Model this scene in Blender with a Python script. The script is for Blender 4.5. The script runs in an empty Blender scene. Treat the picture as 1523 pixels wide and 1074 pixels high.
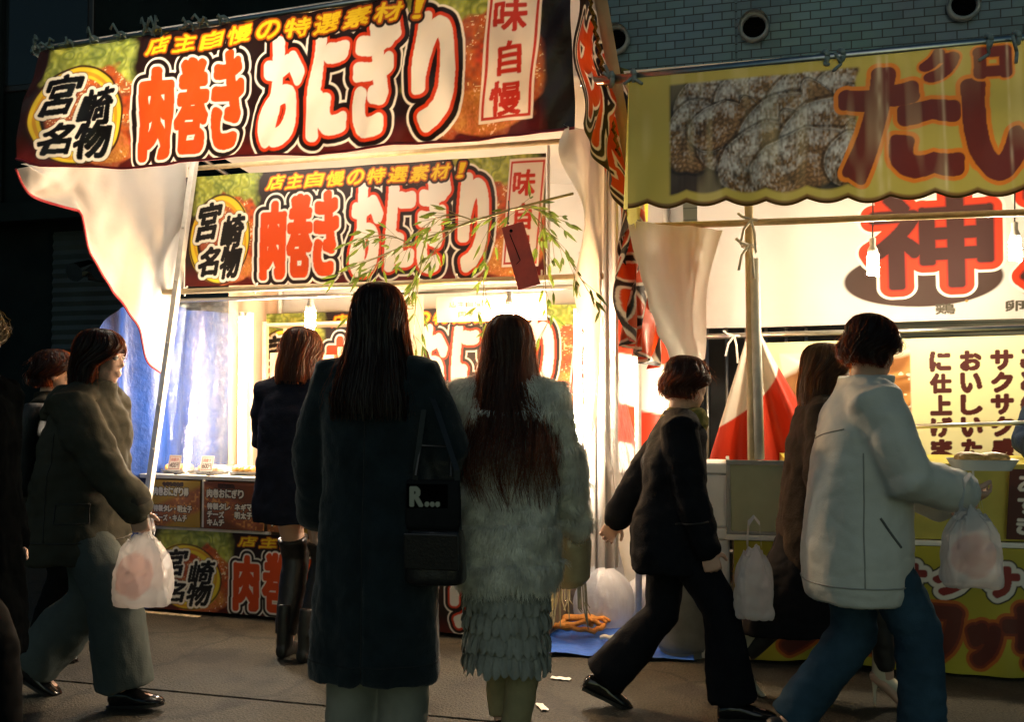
import bpy, math, random
import numpy as np
from mathutils import Vector, Matrix, noise as mnoise, Quaternion
R_ = math.radians
random.seed(7)
SC = bpy.context.scene
COL = SC.collection

# ------------------------------------------------------------------ camera, world, sun, exposure
cd = bpy.data.cameras.new('camera'); cam = bpy.data.objects.new('camera', cd); COL.objects.link(cam)
cam.location = (0, 0, 1.25); cam.rotation_euler = (R_(92), 0, 0)
cd.sensor_width = 36; cd.lens = 34.98; cd.clip_start = .05; cd.clip_end = 400
SC.camera = cam
SUN_EL, SUN_ROT = R_(14), R_(180)
w = bpy.data.worlds.new('World'); SC.world = w; w.use_nodes = True
nt = w.node_tree; nt.nodes.clear()
sky = nt.nodes.new('ShaderNodeTexSky'); sky.sky_type = 'NISHITA'; sky.sun_disc = False
sky.sun_elevation = SUN_EL; sky.sun_rotation = SUN_ROT
tint = nt.nodes.new('ShaderNodeMix'); tint.data_type = 'RGBA'; tint.blend_type = 'MULTIPLY'
tint.inputs[0].default_value = 1; tint.inputs[7].default_value = (.66, 1.0, 1.06, 1)
bg = nt.nodes.new('ShaderNodeBackground'); bg.inputs['Strength'].default_value = .028
wo = nt.nodes.new('ShaderNodeOutputWorld')
nt.links.new(sky.outputs[0], tint.inputs[6]); nt.links.new(tint.outputs[2], bg.inputs['Color']); nt.links.new(bg.outputs[0], wo.inputs['Surface'])
sd = bpy.data.lights.new('sun', 'SUN'); sun = bpy.data.objects.new('sun', sd); COL.objects.link(sun)
sd.energy = .12; sd.angle = R_(40); sd.color = (1, .98, .93)
sun.rotation_euler = (R_(58), 0, R_(-18)); sun.location = (0, -4, 8)
SC.view_settings.view_transform = 'Standard'; SC.view_settings.look = 'None'
SC.view_settings.exposure = 0; SC.view_settings.gamma = 1
TUBE_E, BULB_E = 380, 1000
SC.cycles.max_bounces = 8; SC.cycles.transparent_max_bounces = 16
SC.cycles.sample_clamp_indirect = 4

# ------------------------------------------------------------------ colours and materials
def lin(r, g=None, b=None):
    if g is None: r, g, b = r
    f = lambda c: (c/255/12.92 if c/255 <= .04045 else ((c/255+.055)/1.055)**2.4)
    return (f(r), f(g), f(b))

def new_mat(name):
    m = bpy.data.materials.new(name); m.use_nodes = True; t = m.node_tree; t.nodes.clear()
    out = t.nodes.new('ShaderNodeOutputMaterial'); p = t.nodes.new('ShaderNodeBsdfPrincipled')
    t.links.new(p.outputs[0], out.inputs['Surface'])
    return m, t, p, out

def noise_node(t, scale, detail=4, rough=.6, stretch=None):
    n = t.nodes.new('ShaderNodeTexNoise'); n.inputs['Scale'].default_value = scale
    n.inputs['Detail'].default_value = detail; n.inputs['Roughness'].default_value = rough
    tc = t.nodes.new('ShaderNodeTexCoord'); mp = t.nodes.new('ShaderNodeMapping')
    if stretch: mp.inputs['Scale'].default_value = stretch
    t.links.new(tc.outputs['Object'], mp.inputs[0]); t.links.new(mp.outputs[0], n.inputs['Vector'])
    return n

def mat(name, col, rough=.7, var=.18, scale=9, bump=.0, bscale=60, metal=0, trans=0, tcol=None, stretch=None, spec=.5, sheen=0, alpha=1):
    m, t, p, out = new_mat(name)
    n = noise_node(t, scale, stretch=stretch)
    rp = t.nodes.new('ShaderNodeValToRGB')
    a = [max(0, c*(1-var)) for c in col]; b = [min(1, c*(1+var)) for c in col]
    rp.color_ramp.elements[0].position = .3; rp.color_ramp.elements[1].position = .7
    rp.color_ramp.elements[0].color = (*a, 1); rp.color_ramp.elements[1].color = (*b, 1)
    t.links.new(n.outputs['Fac'], rp.inputs[0]); t.links.new(rp.outputs[0], p.inputs['Base Color'])
    p.inputs['Roughness'].default_value = rough; p.inputs['Metallic'].default_value = metal
    p.inputs['Specular IOR Level'].default_value = spec
    if sheen: p.inputs['Sheen Weight'].default_value = sheen
    if bump:
        n2 = noise_node(t, bscale, 3, stretch=stretch); bp = t.nodes.new('ShaderNodeBump')
        bp.inputs['Strength'].default_value = bump; bp.inputs['Distance'].default_value = .01
        t.links.new(n2.outputs['Fac'], bp.inputs['Height']); t.links.new(bp.outputs[0], p.inputs['Normal'])
    last = p
    if rough >= .74: p.inputs['Specular IOR Level'].default_value = .06
    if trans:
        tr = t.nodes.new('ShaderNodeBsdfTranslucent'); mx = t.nodes.new('ShaderNodeMixShader'); mx.inputs[0].default_value = trans
        if tcol: tr.inputs[0].default_value = (*tcol, 1)
        else: t.links.new(rp.outputs[0], tr.inputs[0])
        t.links.new(p.outputs[0], mx.inputs[1]); t.links.new(tr.outputs[0], mx.inputs[2]); t.links.new(mx.outputs[0], out.inputs['Surface'])
        last = mx
    if alpha < 1:
        tp = t.nodes.new('ShaderNodeBsdfTransparent'); mx2 = t.nodes.new('ShaderNodeMixShader'); mx2.inputs[0].default_value = alpha
        t.links.new(tp.outputs[0], mx2.inputs[1]); t.links.new(last.outputs[0], mx2.inputs[2]); t.links.new(mx2.outputs[0], out.inputs['Surface'])
    return m

def mat_print(name, trans=.4, rough=.5, spec=.4, crease=.0, alpha=1):
    m, t, p, out = new_mat(name)
    at = t.nodes.new('ShaderNodeAttribute'); at.attribute_name = 'print'
    t.links.new(at.outputs['Color'], p.inputs['Base Color'])
    p.inputs['Roughness'].default_value = rough; p.inputs['Specular IOR Level'].default_value = spec
    n2 = noise_node(t, 5, 4); bp = t.nodes.new('ShaderNodeBump'); bp.inputs['Strength'].default_value = .25+crease; bp.inputs['Distance'].default_value = .015
    t.links.new(n2.outputs['Fac'], bp.inputs['Height']); t.links.new(bp.outputs[0], p.inputs['Normal'])
    tr = t.nodes.new('ShaderNodeBsdfTranslucent'); mx = t.nodes.new('ShaderNodeMixShader'); mx.inputs[0].default_value = trans
    t.links.new(at.outputs['Color'], tr.inputs[0])
    t.links.new(p.outputs[0], mx.inputs[1]); t.links.new(tr.outputs[0], mx.inputs[2]); t.links.new(mx.outputs[0], out.inputs['Surface'])
    if alpha < 1:
        tp = t.nodes.new('ShaderNodeBsdfTransparent'); m2 = t.nodes.new('ShaderNodeMixShader'); m2.inputs[0].default_value = alpha
        t.links.new(tp.outputs[0], m2.inputs[1]); t.links.new(mx.outputs[0], m2.inputs[2]); t.links.new(m2.outputs[0], out.inputs['Surface'])
    return m

def mat_emit(name, col, strength):
    m = bpy.data.materials.new(name); m.use_nodes = True; t = m.node_tree; t.nodes.clear()
    out = t.nodes.new('ShaderNodeOutputMaterial'); e = t.nodes.new('ShaderNodeEmission')
    e.inputs[0].default_value = (*col, 1); e.inputs[1].default_value = strength
    t.links.new(e.outputs[0], out.inputs['Surface']); return m

def mat_vinyl(name, alpha=.25, tint=(1, 1, 1), bscale=18, bump=.8, rough=.12, zst=.35, tl_mix=.5):
    m, t, p, out = new_mat(name)
    p.inputs['Base Color'].default_value = (*tint, 1); p.inputs['Roughness'].default_value = rough; p.inputs['Specular IOR Level'].default_value = .9
    n2 = noise_node(t, bscale, 5, .65, (1, 1, zst)); bp = t.nodes.new('ShaderNodeBump'); bp.inputs['Strength'].default_value = bump; bp.inputs['Distance'].default_value = .03
    t.links.new(n2.outputs['Fac'], bp.inputs['Height']); t.links.new(bp.outputs[0], p.inputs['Normal'])
    gl = t.nodes.new('ShaderNodeBsdfGlossy'); gl.inputs['Roughness'].default_value = rough; t.links.new(bp.outputs[0], gl.inputs['Normal'])
    tl = t.nodes.new('ShaderNodeBsdfTranslucent'); tl.inputs[0].default_value = (*tint, 1)
    mxa = t.nodes.new('ShaderNodeMixShader'); mxa.inputs[0].default_value = tl_mix
    t.links.new(gl.outputs[0], mxa.inputs[1]); t.links.new(tl.outputs[0], mxa.inputs[2])
    mxb = t.nodes.new('ShaderNodeMixShader'); mxb.inputs[0].default_value = .35
    t.links.new(mxa.outputs[0], mxb.inputs[1]); t.links.new(p.outputs[0], mxb.inputs[2])
    tp = t.nodes.new('ShaderNodeBsdfTransparent'); tp.inputs[0].default_value = (.96, .97, .98, 1)
    rp = t.nodes.new('ShaderNodeValToRGB'); rp.color_ramp.elements[0].position = .45; rp.color_ramp.elements[1].position = .75
    rp.color_ramp.elements[0].color = (alpha*.6,)*3+(1,); rp.color_ramp.elements[1].color = (min(1, alpha*2.2),)*3+(1,)
    t.links.new(n2.outputs['Fac'], rp.inputs[0])
    mx = t.nodes.new('ShaderNodeMixShader'); t.links.new(rp.outputs[0], mx.inputs[0])
    t.links.new(tp.outputs[0], mx.inputs[1]); t.links.new(mxb.outputs[0], mx.inputs[2]); t.links.new(mx.outputs[0], out.inputs['Surface'])
    return m

# ------------------------------------------------------------------ frames, things, parts
class Frame:
    """s runs along a stall front (to the right), t comes out towards the street, z is up"""
    def __init__(self, O, th):
        self.O = Vector((O[0], O[1], 0)); self.th = th; self.rot = Matrix.Rotation(-R_(th), 4, 'Z')
    def world(self, s, t, z): return self.O + self.rot.to_3x3() @ Vector((s, -t, z))
WORLD = Frame((0, 0), 0)
S1 = Frame((-2.13, 5.87), 20)
S2 = Frame((1.10, 4.68), 12)
BF = Frame((0, 8.6), 16)

def props(o, label=None, cat=None, group=None, kind=None):
    if label: o['label'] = label
    if cat: o['category'] = cat
    if group: o['group'] = group
    if kind: o['kind'] = kind
    return o

class MB:
    def __init__(self): self.v = []; self.f = []; self.mi = []; self.cur = 0
    def add(self, vs, fs):
        b = len(self.v); self.v += [tuple(x) for x in vs]
        for f in fs: self.f.append(tuple(i+b for i in f)); self.mi.append(self.cur)
    def box(self, x0, x1, y0, y1, z0, z1):
        vs = [(x, y, z) for z in (z0, z1) for y in (y0, y1) for x in (x0, x1)]
        self.add(vs, [(0, 2, 3, 1), (4, 5, 7, 6), (0, 1, 5, 4), (2, 6, 7, 3), (0, 4, 6, 2), (1, 3, 7, 5)]); return self
    def obox(self, c, ex, ey, ez):
        c, ex, ey, ez = map(Vector, (c, ex, ey, ez))
        vs = [c+ex*i+ey*j+ez*k for k in (-1, 1) for j in (-1, 1) for i in (-1, 1)]
        self.add(vs, [(0, 2, 3, 1), (4, 5, 7, 6), (0, 1, 5, 4), (2, 6, 7, 3), (0, 4, 6, 2), (1, 3, 7, 5)]); return self
    def tube(self, pts, rad, n=10, ref=(0, 0, 1), round_cap=False, cap=True):
        """pts: points; rad: one radius or a list of r / (a, b)"""
        P = [Vector(p) for p in pts]; N = len(P)
        if not isinstance(rad, (list, tuple)): rad = [rad]*N
        rad = [(r, r) if not isinstance(r, (list, tuple)) else r for r in rad]
        T = []
        for i in range(N):
            d = P[min(i+1, N-1)]-P[max(i-1, 0)]
            T.append(d.normalized() if d.length > 1e-9 else Vector((0, 0, 1)))
        ref = Vector(ref)
        if abs(T[0].dot(ref.normalized())) > .95: ref = Vector((0, 1, 0)) if abs(T[0].y) < .9 else Vector((1, 0, 0))
        rings = []
        X = None
        seq = [(P[i], T[i], rad[i]) for i in range(N)]
        if round_cap:
            r0 = min(rad[0]); r1 = min(rad[-1])
            pre = [(P[0]-T[0]*r0*math.sin(a), T[0], (rad[0][0]*math.cos(a), rad[0][1]*math.cos(a))) for a in (R_(80), R_(55), R_(28))]
            post = [(P[-1]+T[-1]*r1*math.sin(a), T[-1], (rad[-1][0]*math.cos(a), rad[-1][1]*math.cos(a))) for a in (R_(28), R_(55), R_(80))]
            seq = pre+seq+post
        for (p, t, r) in seq:
            if X is None: X = ref.cross(t).normalized()
            else:
                X = (X-t*X.dot(t))
                X = X.normalized() if X.length > 1e-6 else ref.cross(t).normalized()
            Y = t.cross(X)
            rings.append([p+X*(r[0]*math.cos(2*math.pi*k/n))+Y*(r[1]*math.sin(2*math.pi*k/n)) for k in range(n)])
        self.loft(rings, cap); return self
    def loft(self, rings, cap=True, closed=True):
        n = len(rings[0]); vs = [v for r in rings for v in r]; fs = []
        for i in range(len(rings)-1):
            for k in range(n if closed else n-1):
                k2 = (k+1) % n
                fs.append((i*n+k, i*n+k2, (i+1)*n+k2, (i+1)*n+k))
        if cap:
            c0 = sum((Vector(v) for v in rings[0]), Vector())/n; c1 = sum((Vector(v) for v in rings[-1]), Vector())/n
            vs += [c0, c1]; L = len(rings)
            for k in range(n):
                k2 = (k+1) % n
                fs.append((L*n, k2, k)); fs.append((L*n+1, (L-1)*n+k, (L-1)*n+k2))
        self.add(vs, fs); return self
    def rings(self, spec, n=28, power=2.0):
        """spec: (x, y, z, a, b) horizontal ellipses"""
        def pt(x, y, z, a, b, k):
            c, s = math.cos(2*math.pi*k/n), math.sin(2*math.pi*k/n); e = 2/power
            return (x+a*math.copysign(abs(c)**e, c), y+b*math.copysign(abs(s)**e, s), z)
        self.loft([[pt(*q, k) for k in range(n)] for q in spec]); return self
    def ell(self, c, r, M=None, nu=16, nv=10):
        vs = []; c = Vector(c)
        rings = []
        for i in range(1, nv):
            a = math.pi*i/nv
            ring = []
            for k in range(nu):
                b = 2*math.pi*k/nu
                p = Vector((r[0]*math.sin(a)*math.cos(b), r[1]*math.sin(a)*math.sin(b), -r[2]*math.cos(a)))
                if M is not None: p = M @ p
                ring.append(c+p)
            rings.append(ring)
        self.loft(rings); return self
    def strip(self, pts, wids, wdir):
        vs = []; fs = []
        for i, (p, w_) in enumerate(zip(pts, wids)):
            d = wdir[i] if isinstance(wdir, list) else wdir
            vs += [p-d*w_, p+d*w_]
            if i: fs.append((2*i-2, 2*i-1, 2*i+1, 2*i))
        self.add(vs, fs)
    def xf(self, M):
        self.v = [tuple(M @ Vector(v)) for v in self.v]; return self
    def mesh(self, name='m'):
        me = bpy.data.meshes.new(name); me.from_pydata(self.v, [], self.f)
        if any(self.mi): me.polygons.foreach_set('material_index', self.mi)
        me.update(); return me

def smooth_mesh(me): me.polygons.foreach_set('use_smooth', [True]*len(me.polygons)); me.update()

def link(name, me, mats, parent=None, smooth=False, bevel=0):
    if isinstance(me, MB): me = me.mesh(name)
    me.name = name
    for m in (mats if isinstance(mats, (list, tuple)) else [mats]): me.materials.append(m)
    if smooth: smooth_mesh(me)
    o = bpy.data.objects.new(name, me); COL.objects.link(o)
    if parent is not None: o.parent = parent
    if bevel:
        b = o.modifiers.new('bevel', 'BEVEL'); b.width = bevel; b.segments = 2; b.limit_method = 'ANGLE'
    return o

class Thing:
    """an Empty at the base of a thing; its parts are drawn in the frame's own (s, -t, z) axes"""
    def __init__(self, name, label, cat, frame=WORLD, base=(0, 0, 0), group=None):
        self.root = bpy.data.objects.new(name, None); COL.objects.link(self.root); self.root.empty_display_size = .1
        self.root.location = frame.world(*base); self.root.rotation_euler = (0, 0, -R_(frame.th))
        self.off = Vector((base[0], -base[1], base[2])); props(self.root, label, cat, group)
    def add(self, name, me, mats, smooth=False, bevel=0, parent=None, label=None):
        if isinstance(me, MB): me = me.mesh(name)
        me.transform(Matrix.Translation(-self.off))
        o = link(name, me, mats, parent or self.root, smooth, bevel)
        if label: o['label'] = label
        return o

def solo(name, me, mats, label, cat, frame=WORLD, base=(0, 0, 0), smooth=False, bevel=0, group=None, kind=None):
    if isinstance(me, MB): me = me.mesh(name)
    me.transform(Matrix.Translation(-Vector((base[0], -base[1], base[2]))))
    o = link(name, me, mats, None, smooth, bevel)
    o.location = frame.world(*base); o.rotation_euler = (0, 0, -R_(frame.th))
    return props(o, label, cat, group, kind)

def dup(root, loc=None, label=None):
    def rec(o, par):
        c = o.copy(); COL.objects.link(c)
        if par is not None: c.parent = par
        for ch in list(o.children): rec(ch, c)
        return c
    r = rec(root, None)
    if loc is not None: r.location = loc
    if label: r['label'] = label
    return r

def F(s, t, z): return Vector((s, -t, z))          # frame axes

def remesh(mb, voxel, it=3, fac=.5):
    me = mb.mesh('tmp'); o = bpy.data.objects.new('tmp', me); COL.objects.link(o)
    r = o.modifiers.new('r', 'REMESH'); r.mode = 'VOXEL'; r.voxel_size = voxel
    if it:
        s = o.modifiers.new('s', 'SMOOTH'); s.factor = fac; s.iterations = it
    dg = bpy.context.evaluated_depsgraph_get(); dg.update()
    out = bpy.data.meshes.new_from_object(o.evaluated_get(dg))
    bpy.data.objects.remove(o); bpy.data.meshes.remove(me)
    return out

def wrinkle(me, fn):
    """move each vertex along its normal by fn(co)"""
    n = len(me.vertices); co = np.empty(n*3); no = np.empty(n*3)
    me.vertices.foreach_get('co', co); me.vertices.foreach_get('normal', no)
    co = co.reshape(-1, 3); no = no.reshape(-1, 3)
    d = np.array([fn(c) for c in co])
    me.vertices.foreach_set('co', (co+no*d[:, None]).ravel()); me.update()
    return me

def nz(c, sx, sy, sz, seed=0): return mnoise.noise(Vector((c[0]*sx+seed*7.3, c[1]*sy-seed*3.1, c[2]*sz+seed*1.7)))

# ------------------------------------------------------------------ printed cloth: lettering drawn into per-vertex ink
_gl = {}
def glyph(ch):
    if ch in _gl: return _gl[ch]
    cu = bpy.data.curves.new('g', 'FONT'); cu.body = ch; cu.resolution_u = 4
    o = bpy.data.objects.new('g', cu); COL.objects.link(o)
    me = bpy.data.meshes.new_from_object(o.evaluated_get(bpy.context.evaluated_depsgraph_get()))
    bpy.data.objects.remove(o); bpy.data.curves.remove(cu)
    v = np.array([x.co[:2] for x in me.vertices]); me.calc_loop_triangles()
    tr = np.array([t.vertices[:] for t in me.loop_triangles]); bpy.data.meshes.remove(me)
    lo, hi = v.min(0), v.max(0); v = (v-lo)/np.maximum(hi-lo, 1e-6); v[:, 1] = 1-v[:, 1]
    _gl[ch] = v[tr]; return _gl[ch]

def raster(mask, tri, M):
    H, W = mask.shape
    T = tri @ M[:, :2].T + M[:, 2]
    for t in T:
        x0, y0 = np.floor(t.min(0)).astype(int); x1, y1 = np.ceil(t.max(0)).astype(int)+1
        x0, y0, x1, y1 = max(x0, 0), max(y0, 0), min(x1, W), min(y1, H)
        if x1 <= x0 or y1 <= y0: continue
        X, Y = np.meshgrid(np.arange(x0, x1), np.arange(y0, y1))
        (ax, ay), (bx, by), (cx, cy) = t
        d = (by-cy)*(ax-cx)+(cx-bx)*(ay-cy)
        if abs(d) < 1e-9: continue
        l0 = ((by-cy)*(X-cx)+(cx-bx)*(Y-cy))/d; l1 = ((cy-ay)*(X-cx)+(ax-cx)*(Y-cy))/d
        mask[y0:y1, x0:x1] |= (l0 >= -.01) & (l1 >= -.01) & (l0+l1 <= 1.01)

def edt(mask):
    """distance in px to the nearest True, by jump flooding"""
    H, W = mask.shape; Y, X = np.mgrid[0:H, 0:W].astype(np.float32)
    sx = np.where(mask, X, 1e5).astype(np.float32); sy = np.where(mask, Y, 1e5).astype(np.float32)
    best = (sx-X)**2+(sy-Y)**2; st = 1 << int(math.ceil(math.log2(max(H, W)))-1)
    while st >= 1:
        for dy in (-st, 0, st):
            for dx in (-st, 0, st):
                if not (dx or dy): continue
                ys0, ys1 = max(0, dy), min(H, H+dy); xs0, xs1 = max(0, dx), min(W, W+dx)
                if ys1 <= ys0 or xs1 <= xs0: continue
                yd0, xd0 = ys0-dy, xs0-dx; h, w_ = ys1-ys0, xs1-xs0
                cx = sx[ys0:ys1, xs0:xs1]; cy = sy[ys0:ys1, xs0:xs1]
                dd = (cx-X[yd0:yd0+h, xd0:xd0+w_])**2+(cy-Y[yd0:yd0+h, xd0:xd0+w_])**2
                b = best[yd0:yd0+h, xd0:xd0+w_]; k = dd < b
                b[k] = dd[k]; sx[yd0:yd0+h, xd0:xd0+w_][k] = cx[k]; sy[yd0:yd0+h, xd0:xd0+w_][k] = cy[k]
        st //= 2
    return np.sqrt(best)

def vnoise(H, W, cell, seed, ax=1.0):
    """smooth value noise, cell in px (ax stretches in x)"""
    r = np.random.RandomState(seed); cx = cell*ax; cy = cell
    g = r.rand(int(H/cy)+3, int(W/cx)+3)
    Y, X = np.mgrid[0:H, 0:W]; y = Y/cy; x = X/cx; iy = y.astype(int); ix = x.astype(int); fy = y-iy; fx = x-ix
    fy = fy*fy*(3-2*fy); fx = fx*fx*(3-2*fx)
    return (g[iy, ix]*(1-fy)*(1-fx)+g[iy+1, ix]*fy*(1-fx)+g[iy, ix+1]*(1-fy)*fx+g[iy+1, ix+1]*fy*fx)

class Canvas:
    """ink on cloth, size in metres"""
    def __init__(self, w_, h, ppm, col):
        self.w, self.h, self.ppm = w_, h, ppm; self.W = int(w_*ppm)+1; self.H = int(h*ppm)+1
        self.a = np.empty((self.H, self.W, 3)); self.a[:] = lin(col)
        self.Y, self.X = np.mgrid[0:self.H, 0:self.W]; self.u = self.X/(self.W-1); self.v = self.Y/(self.H-1)
    def put(self, alpha, col):
        c = np.array(lin(col)) if isinstance(col, tuple) else col
        self.a = self.a*(1-alpha[..., None])+c*alpha[..., None]
    def text(self, chars, layers, bold=.004):
        """chars: (char, u0, v0, u1, v1[, skew]); layers: (grow in m, colour), widest first"""
        m = np.zeros((self.H, self.W), bool)
        for q in chars:
            ch, u0, v0, u1, v1 = q[:5]; sk = q[5] if len(q) > 5 else 0; dr = q[6] if len(q) > 6 else 0
            if ch == 'ー': v0, v1 = v0+.43*(v1-v0), v0+.55*(v1-v0)
            if ch == '・': u0, u1, v0, v1 = u0+.36*(u1-u0), u0+.64*(u1-u0), v0+.38*(v1-v0), v0+.62*(v1-v0)
            x0, y0, x1, y1 = u0*(self.W-1), v0*(self.H-1), u1*(self.W-1), v1*(self.H-1)
            M = np.array([[x1-x0, -sk*(y1-y0), x0+sk*(y1-y0)*.5], [dr*(x1-x0), y1-y0, y0-dr*(x1-x0)*.5]]); raster(m, glyph(ch), M)
        d = edt(m)-.5
        for g, c in layers:
            self.put(np.clip(.5-(d-(g+bold)*self.ppm), 0, 1), c)
    def ellipse(self, cu, cv, ru, rv, col, soft=1.5, inner=None, ang=0):
        x = (self.u-cu)*self.w; y = (self.v-cv)*self.h; ca, sa = math.cos(ang), math.sin(ang)
        x, y = x*ca+y*sa, -x*sa+y*ca
        q = np.sqrt((x/(ru*self.w))**2+(y/(rv*self.h))**2); px = min(ru*self.w, rv*self.h)*self.ppm
        al = np.clip((1-q)*px/soft+.5, 0, 1)
        if inner: al *= np.clip((q-inner)*px/soft+.5, 0, 1)
        self.put(al, col); return q
    def rect(self, u0, v0, u1, v1, col, skew=0):
        uu = self.u+skew*(self.v-.5)
        al = np.clip((uu-u0)*self.W, 0, 1)*np.clip((u1-uu)*self.W, 0, 1)*np.clip((self.v-v0)*self.H, 0, 1)*np.clip((v1-self.v)*self.H, 0, 1)
        self.put(al, col)
    def cloth(self, name, fn, sub=1):
        """fn(u, v) -> s, t, z arrays"""
        a = self.a[::sub, ::sub]; u = self.u[::sub, ::sub]; v = self.v[::sub, ::sub]; H, W = u.shape
        s, t, z = fn(u, v); co = np.stack([s, -t, z], -1).reshape(-1, 3)
        me = bpy.data.meshes.new(name); nF = (H-1)*(W-1)
        me.vertices.add(H*W); me.vertices.foreach_set('co', co.ravel())
        i = np.arange(H*W).reshape(H, W)
        q = np.stack([i[1:, :-1], i[1:, 1:], i[:-1, 1:], i[:-1, :-1]], -1).reshape(-1)
        me.loops.add(nF*4); me.loops.foreach_set('vertex_index', q)
        me.polygons.add(nF); me.polygons.foreach_set('loop_start', np.arange(nF)*4)
        me.update(calc_edges=True)
        at = me.color_attributes.new('print', 'FLOAT_COLOR', 'POINT')
        at.data.foreach_set('color', np.concatenate([a, np.ones((H, W, 1))], -1).ravel())
        smooth_mesh(me); me.validate(); return me

def sheet(fn, nu, nv):
    """plain cloth grid: fn(u, v) -> (s, t, z)"""
    mb = MB(); vs = []
    for j in range(nv+1):
        for i in range(nu+1):
            vs.append(F(*fn(i/nu, j/nv)))
    n = nu+1
    mb.add(vs, [(j*n+i, j*n+i+1, (j+1)*n+i+1, (j+1)*n+i) for j in range(nv) for i in range(nu)])
    return mb
sn = math.sin
# ------------------------------------------------------------------ shared materials
M = {}
M['white_cloth'] = mat('white_cloth', (.68, .65, .60), .8, .07, 3, .5, 7, trans=.35)
M['grey_cloth'] = mat('grey_cloth', (.62, .60, .60), .8, .1, 2.5, .5, 6, trans=.3)
M['cream_cloth'] = mat('cream_cloth', (.88, .86, .76), .7, .05, 3, .4, 8, trans=.6)
M['tan_canvas'] = mat('tan_canvas', (.60, .50, .33), .8, .12, 6, .3, 50, trans=.3)
M['red_cloth'] = mat('red_cloth', (.62, .08, .03), .55, .12, 4, .4, 9, trans=.3)
M['piping'] = mat('piping', (.4, .03, .04), .6, .1)
M['blue_tarp'] = mat('blue_tarp', (.012, .045, .21), .4, .25, 14, .5, 30, trans=.25)
M['steel'] = mat('steel', (.55, .55, .52), .28, .12, 20, .08, 80, metal=1)
M['pole_paint'] = mat('pole_paint', (.62, .6, .54), .5, .14, 16, .1, 60)
M['brass_pole'] = mat('brass_pole', (.55, .43, .24), .45, .2, 14, .1, 60)
M['string'] = mat('string', (.30, .36, .36), .9, .2, 40, .4, 200)
M['white_string'] = mat('white_string', (.7, .68, .6), .9, .1, 40)
M['dark_hole'] = mat('dark_hole', (.004, .004, .005), .9, .1)
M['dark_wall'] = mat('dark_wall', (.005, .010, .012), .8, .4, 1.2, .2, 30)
M['plastic_white'] = mat('plastic_white', (.7, .7, .66), .4, .08, 10)
M['black_plastic'] = mat('black_plastic', (.012, .012, .013), .35, .2, 20)
M['tube_glow'] = mat_emit('tube_glow', (1, .84, .64), TUBE_E)
M['warm_bulb_glow'] = mat_emit('warm_bulb_glow', (1, .58, .26), BULB_E*1.6)
M['bulb_glow'] = mat_emit('bulb_glow', (1, .80, .54), BULB_E)
M['print_awning'] = mat_print('print_awning', .40, .34, .5, .35)
M['print_banner'] = mat_print('print_banner', .3, .5)
M['print_vinyl'] = mat_print('print_vinyl', .12, .45)
M['print_yellow'] = mat_print('print_yellow', .22, .42, .5, .15)
M['peach_card'] = mat('peach_card', (.62, .38, .22), .7, .1, 6)
M['vinyl'] = mat_vinyl('vinyl', .20, bscale=48, bump=1.0, rough=.07, zst=.8, tl_mix=.12)
M['vinyl_gather'] = mat_vinyl('vinyl_gather', .55, (1, 1, 1), 11, .9, .08, .12, .7)

# ------------------------------------------------------------------ the prints
ORANGE = (206, 74, 26); RED = (196, 58, 24); BLACK = (30, 18, 16); WHITE = (236, 230, 216)
def food(c, u0, u1, seed, greens=True):
    H, W = c.H, c.W
    n0 = vnoise(H, W, .12*c.ppm, seed+6); n1 = vnoise(H, W, .05*c.ppm, seed); n2 = vnoise(H, W, .018*c.ppm, seed+1); n3 = vnoise(H, W, .008*c.ppm, seed+2, .8)
    mid = (u0+u1)/2; ru = (u1-u0)/2
    fade = np.clip((1-np.abs(c.u-mid)/ru)*5+n1*.8-.4, 0, 1)
    fr = np.abs(np.sin((c.u*c.w*24+n1*6+n0*5)))          # frilled lettuce
    g = np.stack([.12+.34*fr*n2+.20*n1*n0, .17+.34*fr*n2+.16*n1*n0, .035+.16*n2*n3*fr], -1)
    c.put(fade*np.clip((.62-c.v+.35*(n1-.5))*6, 0, 1), g)
    body = np.clip(1-((c.u-mid-.015)/(ru*.95))**2-((c.v-.60-.14*(n1-.5))/.42)**2, 0, 1)
    sh = np.clip(1-((c.u-mid-.05)/(ru*1.1))**2-((c.v-.5)/.5)**2, .15, 1)
    meat = np.stack([.20+.44*n2*sh+.16*n1, .040+.24*n2*n1*sh+.10*n3*n1, .010+.07*n3*n1], -1)
    c.put(np.clip(body*7, 0, 1), meat)
    low = np.clip(1-((c.u-mid-.02)/(ru*.62))**2-((c.v-.82)/.16)**2, 0, 1)
    c.put(np.clip(low*5, 0, 1)*(.5+.5*n2), np.stack([.46+.30*n3, .17+.22*n3*n1, .02+.06*n3], -1))
    ses = (vnoise(H, W, .007*c.ppm, seed+3, 1.6) > .80) & (body > .10) & (c.v < .66) & (n1 > .40)
    c.put(ses.astype(float)*.85, (238, 214, 166))
    glint = (n2*n3 > .60) & (body > .1) & (n1 > .35)
    c.put(glint.astype(float)*.6, (250, 226, 196))

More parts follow.
